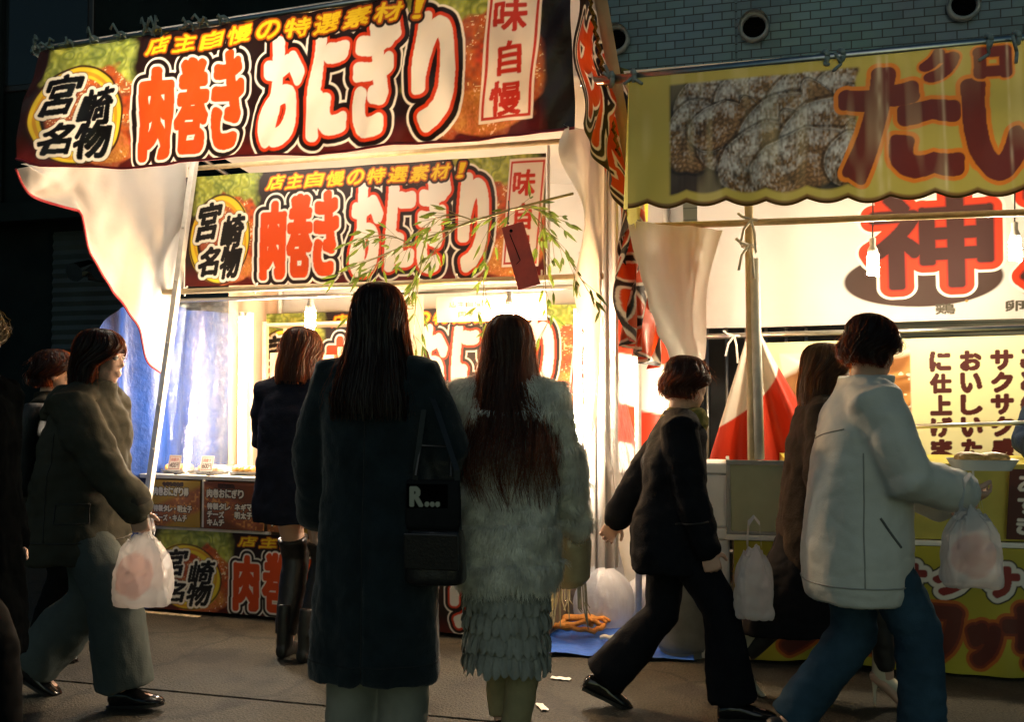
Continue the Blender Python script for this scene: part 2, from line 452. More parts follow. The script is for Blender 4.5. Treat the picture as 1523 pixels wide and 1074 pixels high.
def onigiri_print(w_, h, ppm, seed=3, ext=1.0):
    c = Canvas(w_, h, ppm, (34, 18, 16)); E = 1/ext
    c.put(np.clip((c.v-.80)*5+.6*(vnoise(c.H, c.W, .2*ppm, seed)-.5), 0, .8), (84, 20, 16))
    k = h/.62
    food(c, .02*E, .235*E, seed+10); food(c, .76*E, 1.0*E, seed+20)
    c.put(np.clip((c.u-.99*E)*60, 0, 1), (24, 16, 16))
    # yellow swoosh circle and the four brush characters
    c.ellipse(.108*E, .58, .094*E, .40, (226, 198, 52), 2, .76, .25)
    c.ellipse(.108*E, .585, .084*E, .365, (206, 150, 40), 2, .92, -.2)
    c.ellipse(.108*E, .58, .096*E, .41, (60, 30, 20), 2, .955, .1)
    em = [('宮', .032, .22, .104, .58, .24, -.12), ('崎', .118, .36, .188, .67, .22, -.10), ('名', .038, .66, .102, .93, .24, -.08), ('物', .112, .64, .178, .96, .22, -.08)]
    em = [(q[0], .108+(q[1]-.108)*.92, .58+(q[2]-.58)*.92, .108+(q[3]-.108)*.92, .58+(q[4]-.58)*.92, q[5], q[6]) for q in em]
    sc = lambda L: [(q[0], q[1]*E, q[2], q[3]*E)+tuple(q[4:]) for q in L]
    c.text(sc(em), [(.018*k, (26, 18, 16)), (.0155*k, (238, 232, 214)), (.0, (14, 12, 12))], .0075*k)
    word1 = [('肉', .240, .29, .300, .93, .04), ('巻', .318, .24, .379, .92, .04), ('き', .396, .22, .448, .91, .04)]
    word2 = [('お', .500, .19, .568, .92, .05), ('に', .598, .20, .655, .88, .05), ('ぎ', .681, .13, .748, .90, .05), ('り', .790, .15, .847, .90, .05)]
    b = .014*k
    c.text(sc(word1), [(.043*k, (238, 230, 214)), (.033*k, BLACK), (.0115*k, WHITE), (0, ORANGE)], b*1.3)
    c.text(sc(word2), [(.046*k, (238, 230, 214)), (.036*k, BLACK), (.015*k, RED), (0, WHITE)], b*1.6)
    top = '店主自慢の特選素材！'
    ys = []
    for i, ch in enumerate(top):
        a = .252+.0575*i; ys.append((ch, a+(.012 if ch == '！' else 0), .035, a+(.026 if ch == '！' else .046), .155, .3, -.05))
    c.text(sc(ys), [(.020*k, BLACK), (.008*k, (168, 80, 20)), (0, (232, 200, 36))], .0024*k)
    # red framed tag
    sk = .025
    c.rect(.900*E, .03, .992*E, .905, (240, 226, 208), sk); c.rect(.904*E, .05, .988*E, .885, (190, 52, 34), sk); c.rect(.9085*E, .068, .9835*E, .867, (240, 226, 208), sk)
    tg = [('味', .922, .13, .974, .33, .08), ('自', .926, .40, .964, .60, .08), ('慢', .912, .65, .962, .86, .08)]
    c.text(sc(tg), [(0, (188, 48, 30))], .0045*k)
    # prints on cloth fade unevenly
    c.a *= (.86+.2*vnoise(c.H, c.W, .25*ppm, seed+40))[..., None]
    return c

def yaki_print(w_, h, ppm):
    """yellow awning: photograph of fish cakes and big brown lettering"""
    c = Canvas(w_, h, ppm, (172, 163, 78)); H, W = c.H, c.W
    x = c.u*w_; y = c.v*h
    n = vnoise(H, W, .06*ppm, 5); n2 = vnoise(H, W, .02*ppm, 6); n3 = vnoise(H, W, .009*ppm, 7, .7); st = vnoise(H, W, .10*ppm, 8, .08)
    box = np.clip((x-.16)*80, 0, 1)*np.clip((.90-x+.02*(n-.5))*80, 0, 1)*np.clip((y-.05)*80, 0, 1)*np.clip((h-.045-y)*80, 0, 1)
    pic = np.zeros((H, W, 3)); pic[:] = lin((60, 52, 46)); pic *= (.5+n)[..., None]
    rr = np.random.RandomState(4)
    fish = [(.30, .17, .12, .15, .3), (.50, .13, .17, .13, -.5), (.70, .16, .17, .13, -.6), (.84, .16, .12, .12, -.7), (.26, .30, .12, .17, .2), (.42, .33, .15, .16, -.9), (.36, .26, .13, .10, -.5), (.60, .30, .19, .15, -.75), (.52, .42, .19, .14, -.8), (.76, .34, .19, .16, -.7), (.68, .43, .21, .13, -.35), (.88, .44, .12, .12, -.9)]
    for cx, cy, a, b, an in fish:
        X = x-cx; Yy = y-cy; ca, sa = math.cos(an), math.sin(an); px = X*ca+Yy*sa; py = -X*sa+Yy*ca
        q = np.minimum((px/a)**2+(py/b)**2, ((px-a*1.0)/(a*.30))**2+(py/(b*(.35+.5*np.clip((px/a-.8)*2, 0, 1))))**2)
        inside = np.clip((1-q)*14, 0, 1); ls = rr.randint(0, 99)
        lo = vnoise(H, W, .035*ppm, 100+ls, 1.3); fi = vnoise(H, W, .012*ppm, 200+ls, .6)
        scl = np.abs(np.sin(px*150+np.sin(py*170)*.9))*np.abs(np.sin(py*150))
        ribs = (.5+.5*np.sin(px*190+py*40))*np.clip((px/a-.35)*6, 0, 1)
        hl = np.clip(.16-.75*py/b-.25*px/a+(lo-.5)*1.1+(fi-.5)*.9, 0, 1)
        tex = .45+.55*np.clip(scl*.7+.5*fi+.5*ribs, 0, 1)
        brown = np.stack([.20+.22*lo, .125+.13*lo, .06+.06*lo], -1)*(tex**1.6)[..., None]; blue = np.stack([.36+.2*fi, .40+.2*fi, .44+.2*fi], -1)*(.6+.4*tex)[..., None]
        col = brown*(1-hl[..., None])+blue*hl[..., None]
        col = col*(.22+.78*np.clip((1-q)*3.2, 0, 1))[..., None]
        eye = np.exp(-(((px+a*.58)/.016)**2+((py+b*.18)/.016)**2)); gill = np.exp(-((px+a*.32-.25*py*py/b)/.008)**2)*(np.abs(py) < b*.6)
        col = col*(1-.75*np.clip(eye+.6*gill, 0, 1))[..., None]
        rim = np.clip(1-np.abs(q-.93)*16, 0, 1)*np.clip(.6-py/b, 0, 1)*fi
        col = col+.30*rim[..., None]*np.array([.9, .86, .76])
        dark = np.clip(1-np.abs(q-1.06)*7, 0, 1)*.7
        pic = pic*(1-dark[..., None]*(1-inside[..., None]))
        pic = pic*(1-inside[..., None])+col*inside[..., None]
    pic *= (.8+.4*np.clip(st*1.3, 0, 1))[..., None]
    c.put(box, np.clip(pic-.015, 0, 1)*.80)
    BR = (96, 34, 26); OR = (206, 122, 30)
    # 'ta' is drawn with its two halves set apart, as on the sign
    c.text([('た', .845/w_, .09/h, 1.25/w_, .51/h), ('い', 1.29/w_, .17/h, 1.66/w_, .52/h), ('や', 1.74/w_, .12/h, 2.05/w_, .50/h)], [(.017, OR), (0, BR)], .024)
    c.text([('ク', 1.14/w_, .03/h, 1.255/w_, .135/h), ('ロ', 1.335/w_, .04/h, 1.44/w_, .135/h), ('ワ', 1.54/w_, .03/h, 1.65/w_, .14/h), ('ッ', 1.70/w_, .07/h, 1.76/w_, .14/h)], [(.009, OR), (0, BR)], .017)
    # dusty creases where the sheet was folded
    for cu_, wd in ((.975, .012), (1.005, .006), (1.205, .006), (1.44, .005)):
        c.put(np.exp(-((x-cu_)/wd)**2)*.45*vnoise(H, W, .05*ppm, int(cu_*100), .3), (226, 220, 190))
    c.put(.25*np.clip(vnoise(H, W, .3*ppm, 12, .12)-.6, 0, 1)*2, (230, 224, 180))
    c.put(np.clip((c.v-.965)*60, 0, 1)*.85, (92, 46, 16))
    return c

# ------------------------------------------------------------------ setting
def ground():
    m, t, p, out = new_mat('asphalt')
    n = noise_node(t, 1.1, 7, .7); n2 = noise_node(t, 95, 3)
    rp = t.nodes.new('ShaderNodeValToRGB'); rp.color_ramp.elements[0].position = .3; rp.color_ramp.elements[1].position = .7
    rp.color_ramp.elements[0].color = (.013, .0125, .009, 1); rp.color_ramp.elements[1].color = (.046, .043, .030, 1)
    r2 = t.nodes.new('ShaderNodeValToRGB'); r2.color_ramp.elements[0].position = .35; r2.color_ramp.elements[1].position = .65
    r2.color_ramp.elements[0].color = (.35, .35, .35, 1); r2.color_ramp.elements[1].color = (1.6, 1.6, 1.5, 1)
    mx = t.nodes.new('ShaderNodeMix'); mx.data_type = 'RGBA'; mx.blend_type = 'MULTIPLY'; mx.inputs[0].default_value = 1
    t.links.new(n.outputs['Fac'], rp.inputs[0]); t.links.new(n2.outputs['Fac'], r2.inputs[0])
    t.links.new(rp.outputs[0], mx.inputs[6]); t.links.new(r2.outputs[0], mx.inputs[7])
    # spilt drinks, old gum and hairline cracks
    def mul(prev, node, out, e0, e1, lo):
        r = t.nodes.new('ShaderNodeValToRGB'); r.color_ramp.elements[0].position = e0; r.color_ramp.elements[1].position = e1
        r.color_ramp.elements[0].color = (lo, lo, lo, 1); r.color_ramp.elements[1].color = (1, 1, 1, 1)
        t.links.new(node.outputs[out], r.inputs[0]); m2 = t.nodes.new('ShaderNodeMix'); m2.data_type = 'RGBA'; m2.blend_type = 'MULTIPLY'; m2.inputs[0].default_value = 1
        t.links.new(prev, m2.inputs[6]); t.links.new(r.outputs[0], m2.inputs[7]); return m2.outputs[2]
    last = mul(mx.outputs[2], noise_node(t, 2.6, 3, .5), 'Fac', .38, .46, .35)
    wc = noise_node(t, 3, 4); vo = t.nodes.new('ShaderNodeTexVoronoi'); vo.feature = 'DISTANCE_TO_EDGE'; vo.inputs['Scale'].default_value = .55; t.links.new(wc.outputs['Color'], vo.inputs['Vector'])
    tcx = t.nodes.new('ShaderNodeTexCoord'); ad = t.nodes.new('ShaderNodeMix'); ad.data_type = 'RGBA'; ad.blend_type = 'ADD'; ad.inputs[0].default_value = .35
    t.links.new(tcx.outputs['Object'], ad.inputs[6]); t.links.new(wc.outputs['Color'], ad.inputs[7]); t.links.new(ad.outputs[2], vo.inputs['Vector'])
    last = mul(last, vo, 'Distance', .004, .012, .35)
    vg = t.nodes.new('ShaderNodeTexVoronoi'); vg.inputs['Scale'].default_value = 3.2; t.links.new(tcx.outputs['Object'], vg.inputs['Vector'])
    last = mul(last, vg, 'Distance', .055, .075, .55)
    t.links.new(last, p.inputs['Base Color'])
    p.inputs['Roughness'].default_value = .75
    bp = t.nodes.new('ShaderNodeBump'); bp.inputs['Strength'].default_value = 1; bp.inputs['Distance'].default_value = .012
    t.links.new(n2.outputs['Fac'], bp.inputs['Height']); t.links.new(bp.outputs[0], p.inputs['Normal'])
    # the ground is one sheet, with a shallow joint cut between two pours of paving
    mb = MB()
    d = .008
    prof = [(-60, 0), (0, 0), (.006, -.012), (.016, -.012), (.022, 0), (90, 0)]
    vs = [(x, y, z) for x in (-90, 90) for y, z in prof]; k = len(prof)
    mb.add(vs, [(i, k+i, k+i+1, i+1) for i in range(k-1)])
    o = solo('ground', mb, m, None, None, Frame((-2.0, 4.40), 16), kind='structure')
    return o
ground()
pm = MB()
pm.box(.02, .42, -.10, -.06, .002, .006)
solo('ground_marking', pm, mat('pale_paint', (.45, .4, .28), .7, .5, 30, .2, 90), None, None, S1, (0, .3, 0), kind='structure')

def tile_material():
    m, t, p, out = new_mat('teal_tile')
    tc = t.nodes.new('ShaderNodeTexCoord'); sp = t.nodes.new('ShaderNodeSeparateXYZ'); cb = t.nodes.new('ShaderNodeCombineXYZ')
    t.links.new(tc.outputs['Object'], sp.inputs[0]); t.links.new(sp.outputs[0], cb.inputs[0]); t.links.new(sp.outputs[2], cb.inputs[1])
    b = t.nodes.new('ShaderNodeTexBrick'); t.links.new(cb.outputs[0], b.inputs['Vector'])
    b.inputs['Scale'].default_value = 1; b.inputs['Brick Width'].default_value = .155; b.inputs['Row Height'].default_value = .068
    b.inputs['Mortar Size'].default_value = .005; b.inputs['Mortar Smooth'].default_value = .3
    b.inputs['Color1'].default_value = (.075, .16, .20, 1); b.inputs['Color2'].default_value = (.125, .24, .29, 1); b.inputs['Mortar'].default_value = (.012, .022, .028, 1)
    n = noise_node(t, 1.3, 4); mx = t.nodes.new('ShaderNodeMix'); mx.data_type = 'RGBA'; mx.blend_type = 'MULTIPLY'; mx.inputs[0].default_value = .55
    t.links.new(b.outputs['Color'], mx.inputs[6]); t.links.new(n.outputs['Color'], mx.inputs[7])
    t.links.new(mx.outputs[2], p.inputs['Base Color']); p.inputs['Roughness'].default_value = .42
    bp = t.nodes.new('ShaderNodeBump'); bp.inputs['Strength'].default_value = .6; bp.inputs['Distance'].default_value = .006; bp.invert = True
    t.links.new(b.outputs['Fac'], bp.inputs['Height']); t.links.new(bp.outputs[0], p.inputs['Normal'])
    return m

def siding_material(name, col, pitch, axis=2):
    m, t, p, out = new_mat(name)
    tc = t.nodes.new('ShaderNodeTexCoord'); wv = t.nodes.new('ShaderNodeTexWave'); wv.bands_direction = 'Z'; wv.wave_profile = 'SAW'
    wv.inputs['Scale'].default_value = 1/pitch/3.1416*1.57*1; wv.inputs['Distortion'].default_value = 0
    t.links.new(tc.outputs['Object'], wv.inputs['Vector'])
    rp = t.nodes.new('ShaderNodeValToRGB'); rp.color_ramp.elements[0].position = .0; rp.color_ramp.elements[1].position = .12
    rp.color_ramp.elements[0].color = (*[c*.25 for c in col], 1); rp.color_ramp.elements[1].color = (*col, 1)
    t.links.new(wv.outputs['Fac'], rp.inputs[0]); t.links.new(rp.outputs[0], p.inputs['Base Color']); p.inputs['Roughness'].default_value = .6
    bp = t.nodes.new('ShaderNodeBump'); bp.inputs['Strength'].default_value = .8; bp.inputs['Distance'].default_value = .02
    t.links.new(wv.outputs['Fac'], bp.inputs['Height']); t.links.new(bp.outputs[0], p.inputs['Normal'])
    return m

bt = Thing('tiled_building', 'dark teal tiled building with three round vent hoods above the yellow stall', 'building', BF, (2.5, 0, 0))
mt = tile_material()
mb = MB(); mb.box(-.35, 1.905, 0, 5, 3.86, 9); mb.box(1.925, 9, 0, 5, 3.86, 9); mb.box(1.905, 1.925, .03, 5, 3.86, 9); mb.box(-.35, 9, .02, 5, 3.80, 3.86)
bt.add('wall', mb, mt)
mb = MB(); mb.box(-.35, 9, .1, 5, 0, 3.80); bt.add('siding', mb, siding_material('cream_siding', (.55, .50, .34), .16))
for s, z in ((.92, 4.26), (2.06, 4.25), (3.63, 4.26)):
    mb = MB()
    ro = [[(s+r*math.cos(a), y-(.02 if r > .08 else 0), z+r*math.sin(a)) for a in [2*math.pi*k/28 for k in range(28)]] for r, y in ((.125, .0), (.125, -.035), (.115, -.05), (.1, -.055), (.092, -.04), (.09, .0))]
    mb.loft(ro, cap=False)
    # hood: the upper half sticks out further
    mb.loft([[(s+.118*math.cos(a), y, z+.118*math.sin(a)) for a in [math.pi*k/14 for k in range(15)]] for y in (-.05, -.12)], cap=False, closed=False)
    v = bt.add('vent', mb, mat('vent_metal', (.20, .24, .26), .5, .2, 10), smooth=True)
    h = MB(); h.loft([[(s+r*math.cos(a), -.012, z+r*math.sin(a)) for a in [2*math.pi*k/24 for k in range(24)]] for r in (.091, .001)], cap=False)
    for k in range(9): h.box(s-.085, s+.085, -.03, -.018, z-.08+k*.02, z-.076+k*.02)
    bt.add('vent_opening', h, M['dark_hole'], parent=v)

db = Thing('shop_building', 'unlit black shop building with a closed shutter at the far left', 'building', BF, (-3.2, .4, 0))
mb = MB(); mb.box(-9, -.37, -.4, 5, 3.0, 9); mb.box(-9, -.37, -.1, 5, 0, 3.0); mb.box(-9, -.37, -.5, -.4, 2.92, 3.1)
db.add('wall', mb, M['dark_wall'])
mb = MB()
n = 60
mb.loft([[(x, -.2-.018*abs(math.sin(k*math.pi/2)), .1+2.75*k/n) for k in range(n+1)] for x in (-4.6, -1.5)], cap=False, closed=False)
db.add('shutter', mb, mat('shutter_metal', (.014, .024, .027), .5, .3, 4), smooth=False)
mb = MB(); mb.tube([(-5.05, -.45, 3.1), (-5.05, -.45, 8.5)], .05)
db.add('downpipe', mb, M['dark_wall'])
for i in range(3):
    mb = MB(); x = -8.3+1.6*i; mb.box(x, x+1.1, -.42, -.3, 4.2, 5.5); w_ = db.add('window_frame', mb, M['black_plastic'], bevel=.01)
    mb = MB(); mb.box(x+.06, x+1.04, -.43, -.41, 4.26, 5.44); db.add('pane', mb, mat('night_glass', (.01, .016, .02), .08, .1), parent=w_)
ac = Thing('security_light', 'small twin spotlight fixed high on the dark shuttered wall', 'light', BF, (-3.62, .75, 2.36))
mb = MB(); mb.box(-3.7, -3.5, -.75, -.2, 2.42, 2.46); mb.box(-3.72, -3.48, -.8, -.6, 2.28, 2.36); ac.add('bracket', mb, M['black_plastic'], bevel=.01)
for dx in (-.16, .10):
    mb = MB(); mb.tube([F(-3.6+dx, .72, 2.42), F(-3.6+dx, .92, 2.34)], [.06, .085], 14); ac.add('lamp_head', mb, mat('chrome', (.5, .55, .55), .15, .1, metal=1), smooth=False)

# ------------------------------------------------------------------ stall 1, frame and roof
st = Thing('food_stall', 'rice ball stall of thin steel poles with white canvas roof and a boxed counter', 'market stall', S1, (1.4, 0, 0))
def pole(th, name, a, b, r, m, n=10, parent=None):
    mb = MB(); mb.tube([F(*a), F(*b)], r, n); return th.add(name, mb, m, smooth=True, parent=parent)
# left front pole leans; a row of rivets runs up it
mb = MB(); mb.box(-.018, .018, -.018, .018, 0, 2.62)
mb.xf(Matrix.Translation(F(.02, .16, 0)) @ Matrix.Rotation(math.atan2(.40, 2.6), 4, 'Y')); lp = st.add('pole', mb, M['pole_paint'], bevel=.004)
for z in (.55, .95, 1.2, 1.55, 1.9, 2.2):
    mb = MB(); mb.ell(F(.02+z*.154, .182, z), (.008, .004, .008), nu=8, nv=6); st.add('rivet', mb, M['steel'], smooth=True, parent=lp)
pole(st, 'pole', (2.82, -.45, 0), (2.82, -.45, 2.62), .018, M['pole_paint'])
pole(st, 'pole', (0.0, -1.35, 0), (0.0, -1.35, 2.7), .018, M['pole_paint'])
pole(st, 'pole', (2.8, -1.35, 0), (2.8, -1.35, 2.7), .018, M['pole_paint'])
pole(st, 'crossbar', (.16, .12, 1.845), (2.78, .12, 1.83), .016, M['brass_pole'])
pole(st, 'crossbar', (.22, .06, 1.80), (2.72, .06, 1.79), .012, M['steel'])
pole(st, 'crossbar', (.3, .07, 2.56), (2.74, .07, 2.52), .014, M['brass_pole'])
pole(st, 'crossbar', (.11, 1.02, 2.955), (2.98, 1.02, 2.955), .016, M['steel'])
pole(st, 'side_rail', (.0, -1.35, 2.6), (.14, 1.02, 2.94), .014, M['steel'])
pole(st, 'side_rail', (2.66, -1.35, 2.6), (2.9, 1.02, 2.94), .014, M['steel'])
st.add('roof', sheet(lambda u, v: (.11+(2.84-.3*v)*u, 1.03-2.45*v, 2.975-.32*v-.02*abs(math.sin(u*9.4))*v), 30, 14), M['white_cloth'], smooth=True)
# counter: box with a worktop and an inner shelf
mb = MB(); mb.box(.04, 2.44, .02, .74, .03, .765); st.add('counter', mb, mat('counter_wood', (.10, .07, .045), .7, .3, 5, .2, 30), bevel=.004)
mb = MB(); mb.box(-.05, 2.48, -.03, .78, .768, .792); st.add('counter_top', mb, mat('worktop', (.55, .53, .48), .35, .1, 8), bevel=.004)
mb = MB(); mb.box(.395, .415, -.035, -.005, .50, .768); mb.box(.02, .045, -.035, -.005, .03, .768); mb.box(.02, .84, -.028, -.004, .474, .49)
st.add('counter_trim', mb, M['pole_paint'], bevel=.003)
solo('back_sheet', sheet(lambda u, v: (-.05+2.95*u, -1.4+.02*sn(u*40), 2.7*v), 60, 8), M['white_cloth'], 'white cloth closing the back of the rice ball stall', 'curtain', S1, (1.4, -1.4, 0), smooth=True)

# outer awning banner
def awn(u, v):
    top = 2.945+.006*np.sin(u*30); bot = 2.325+.055*np.exp(-(u/.03)**2)+.02*np.sin(u*5.2+1.2)+.008*np.sin(u*19)
    z = top+(bot-top)*v
    t = 1.03+.10*v*np.exp(-(u/.10)**2)+.030*np.sin(u*9+v*3)*v+.014*np.sin(u*31+v*5)*v+.007*np.sin(u*67-v*8)*(.4+.6*v)+.004*np.sin(u*110+v*17)-.04*v*np.clip((u-.95)*20, 0, 1)
    s = .168-.055*v*(1-u)**3+2.72*u
    return s, t, z
ob = Thing('stall_banner', 'largest rice ball banner, along the top front edge of the awning', 'banner', S1, (1.45, 1.03, 2.33), 'rice ball stall banners')
pr = onigiri_print(2.74, .62, 340, 3, 1.045)
ob.add('cloth', pr.cloth('cloth', awn), M['print_awning'])
mb = MB()
pts = []
for i in range(61):
    s, t, z = awn(np.array(i/60.), np.array(1.)); pts.append(F(float(s), float(t)+.002, float(z)))
mb.tube(pts, .006, 6); ob.add('piping', mb, M['piping'], smooth=True)
rr = random.Random(5)
for i, u in enumerate((.0, .03, .075, .13, .19, .245, .265, .33, .36, .40)):
    s = .15+2.74*u; mb = MB()
    mb.tube([F(s+.024*math.cos(a), 1.03+.024*math.sin(a)*.6, 2.952+.022*math.sin(a)) for a in [k*2*math.pi/10 for k in range(11)]], .008, 6)
    for k in range(3):
        dx, dz = rr.uniform(-.05, .05), rr.uniform(-.02, .07)
        mb.tube([F(s, 1.045, 2.955), F(s+dx*.6, 1.06, 2.955+dz), F(s+dx, 1.055, 2.955+dz*.6)], .006, 5)
    ob.add('string_tie', mb, M['string'], smooth=True)

# inner banner, seen under the awning
pin = onigiri_print(2.17, .63, 300, 4)
ib = Thing('stall_banner', 'flat rice ball banner stretched below the awning, above the crossbar', 'banner', S1, (1.4, .09, 1.87), 'rice ball stall banners')
ib.add('cloth', pin.cloth('cloth', lambda u, v: (.31+2.17*u, .09+.012*np.sin(u*7)*np.sin(v*3.14)+.006*np.sin(u*33+2), 2.505-.04*u-.63*v)), M['print_banner'])
for q in ((.295, .305, -.1, -.085, 1.86, 2.52), (2.49, 2.50, -.1, -.085, 1.84, 2.5)): ib.add('edge_hem', MB().box(*q), M['white_cloth'])
for s in (.33, .8, 1.4, 2.0, 2.46):
    mb = MB(); mb.tube([F(s, .10, 1.875), F(s+.01, .13, 1.85), F(s-.01, .11, 1.82)], .005, 5); ib.add('cord', mb, M['white_string'])

# banner on the back wall and banner on the counter front (the same print)
bb = onigiri_print(2.66, .64, 240, 6)
solo('stall_banner', bb.cloth('b', lambda u, v: (-.18+2.66*u, -1.25+.012*np.sin(u*11), 1.83-.64*v)), M['print_banner'], 'rice ball banner hung deep inside the stall behind the customers', 'banner', S1, (1.3, -1.25, 1.19), group='rice ball stall banners')
cb = onigiri_print(2.42, .455, 260, 9)
solo('stall_banner', cb.cloth('b', lambda u, v: (.04+2.42*u, .035+.015*np.sin(u*13+1)*v, .478-.455*v)), M['print_vinyl'], 'dark rice ball banner covering the lower counter front near the ground', 'banner', S1, (1.3, .035, .02), group='rice ball stall banners')

def menu(seed, title, lines, s0, s1, base, label):
    c = Canvas(s1-s0, .265, 620, base); H, W = c.H, c.W; n = vnoise(H, W, 22, seed); n2 = vnoise(H, W, 8, seed+1)
    band = np.clip(1-np.abs((c.v-.62)+(c.u-.5)*(.5 if seed % 2 else -.6))*3.2, 0, 1)
    c.put(np.clip(band*3, 0, 1)*.9, np.stack([.20+.25*n2*n, .06+.10*n2*n, .02+.03*n], -1))
    c.put(((n2 > .74) & (band > .3)).astype(float)*.6, (206, 150, 80))
    GR = (206, 204, 188)
    def line(tx, x, y, h, wch, b=.0022, col=GR): c.text([(ch, x+i*wch, y, x+i*wch+wch*.84, y+h) for i, ch in enumerate(tx)], [(.004, (22, 14, 10)), (0, col)], b)
    line(title[0], .24, .05, .07, .07, .0006, (60, 30, 12)); line(title[1], .05, .16, .17, .104)
    for tx, x, y in lines: line(tx, x, y, .13, .098)
    solo('menu_sign', c.cloth('m', lambda u, v: (s0+(s1-s0)*u, .045+0*u, .762-.265*v)), M['print_vinyl'], label, 'sign', S1, ((s0+s1)/2, .045, .49), group='menu signs on the counter')
menu(31, ('もちもち食感', '肉巻おにぎり棒'), [('特製タレ・明太子', .06, .55), ('チーズ・キムチ', .06, .75)], .05, .392, (150, 120, 40), 'yellow menu sign on the left end of the rice ball counter')
menu(32, ('特製だれ', '肉巻おにぎり'), [('特製タレ', .06, .46), ('チーズ', .06, .63), ('キムチ', .06, .80), ('ネギマヨ', .52, .46), ('明太子', .52, .63)], .418, .82, (96, 52, 30), 'brown menu sign between the yellow menu sign and the woman in boots')
menu(33, ('もちもち食感', '肉巻おにぎり棒'), [('特製タレ・明太子', .06, .55), ('チーズ・キムチ', .06, .75)], .84, 1.22, (150, 120, 40), 'yellow menu sign partly hidden behind the long black coat')
for s, tx, lab in ((.20, '400円', 'white price card standing among the trays at the counter end'), (.425, '600円', 'red lettered price card standing in front of the second tray')):
    c = Canvas(.085, .085, 700, (226, 220, 206)); c.rect(.06, .06, .94, .94, (150, 40, 30)); c.rect(.1, .1, .9, .9, (226, 220, 206))
    c.text([(ch, .14+.18*i, .5, .14+.18*i+.16, .82) for i, ch in enumerate(tx)], [(0, (60, 20, 16))], .0008); c.text([(ch, .18+.22*i, .18, .18+.22*i+.18, .42) for i, ch in enumerate('肉巻き')], [(0, (170, 40, 26))], .0006)
    th = Thing('price_card', lab, 'price card', S1, (s, .02, .792), 'price cards on the counter')
    th.add('card', c.cloth('c', lambda u, v: (s-.042+.085*u, .02+.02*v, .905-.085*v)), M['print_vinyl'])
    mb = MB(); mb.box(s-.012, s+.012, -.02, .02, .793, .80); mb.tube([F(s, .0, .80), F(s, .018, .85)], .003, 5); th.add('stand', mb, M['black_plastic'])

# hung papers and a storage rack inside the stall
def paper(s0, s1, z0, z1, t, rows, label, seed):
    c = Canvas(s1-s0, z1-z0, 300, (236, 232, 222)); rr = random.Random(seed)
    for tx, u, v, wch, hh in rows: c.text([(ch, u+i*wch, v, u+i*wch+wch*.82, v+hh) for i, ch in enumerate(tx)], [(0, (70, 52, 40))], .0008)
    solo('menu_paper', c.cloth('p', lambda u, v: (s0+(s1-s0)*u, t+.006*np.sin(u*9+v*4), z1-(z1-z0)*v)), M['print_banner'], label, 'menu', S1, ((s0+s1)/2, t, z0))
paper(1.37, 1.72, 1.36, 1.80, -.10, [('お品書き', .10, .06, .2, .12), ('特製タレ', .10, .28, .15, .09), ('明太子', .10, .44, .15, .09), ('チーズ', .10, .60, .15, .09), ('キムチ', .10, .76, .15, .09)], 'white menu paper hung behind the head of the woman in the long black coat', 3)
paper(1.80, 2.42, 1.645, 1.78, -.10, [('店主自慢の特選素材', .12, .2, .075, .22), ('肉巻きおにぎり', .2, .58, .08, .22)], 'wide white notice hung under the crossbar above the woman in fur', 4)
rk = Thing('storage_rack', 'wooden rack with peach boxes deep in the left of the rice ball stall', 'rack', S1, (.55, -1.1, 0))
for s, t in ((.15, -.95), (.95, -.95), (.15, -1.2), (.95, -1.2)): rk.add('post', MB().box(s-.015, s+.015, -t-.015, -t+.015, 0, 1.75), M['brass_pole'])
for z in (.4, .85, 1.3, 1.72): rk.add('shelf', MB().box(.13, .97, .94, 1.21, z, z+.02), M['brass_pole'], bevel=.003)
rr = random.Random(12)
k = 0
for z, n_ in ((.87, 3), (1.32, 3)):
    for i in range(n_):
        a = .17+.26*i; hh = rr.uniform(.2, .34); th = Thing('cardboard_box', ['peach carton at the left of the middle rack shelf', 'peach carton in the centre of the middle rack shelf', 'peach carton at the right of the middle rack shelf', 'peach carton at the left of the upper rack shelf', 'peach carton in the centre of the upper rack shelf', 'peach carton at the right of the upper rack shelf'][k], 'box', S1, (a+.12, -1.05, z), 'cartons on the storage rack'); k += 1
        th.add('carton', MB().box(a, a+.235, .97, 1.18, z, z+hh), M['peach_card'], bevel=.004); th.add('tape', MB().box(a+.1, a+.135, .967, 1.183, z+hh-.03, z+hh+.003), M['tan_canvas'])

# trays of wrapped rice balls
m_tray = mat('foil_tray', (.7, .7, .66), .25, .1, 30, metal=.7); m_rice = mat('glazed_rice', (.55, .33, .10), .35, .35, 26, .6, 60)
def tray(s):
    th = Thing('food_tray', 'x', 'food tray', S1, (s, -.10, .792), 'trays of rice balls on the counter')
    mb = MB(); mb.rings([(s, .10, .793, .085, .055), (s, .10, .812, .10, .068), (s, .10, .816, .105, .072), (s, .10, .810, .094, .062), (s, .10, .798, .08, .05)], 28, 4)
    th.add('tray', mb, m_tray, smooth=True)
    for k in range(4):
        mb = MB(); x = s-.062+.041*k; mb.ell((x, .10, .825), (.021, .05, .022), nu=14, nv=10)
        th.add('rice_ball', wrinkle(mb.mesh('r'), lambda c: .003*nz(c, 90, 90, 90, k)), m_rice, smooth=True)
    return th.root
labs = ['first tray of glazed rice balls at the left end of the counter', 'second tray of glazed rice balls from the left end of the counter', 'third tray of glazed rice balls, beside the red price card', 'fourth tray of glazed rice balls, beside the woman in boots', 'tray of glazed rice balls behind the long black coat', 'last tray of glazed rice balls at the right end of the counter']
t0 = tray(.13)
t0['label'] = labs[0]
for i in range(1, 6): dup(t0, S1.world(.13+.235*i+(.5 if i > 3 else 0), -.10, .792), labs[i])

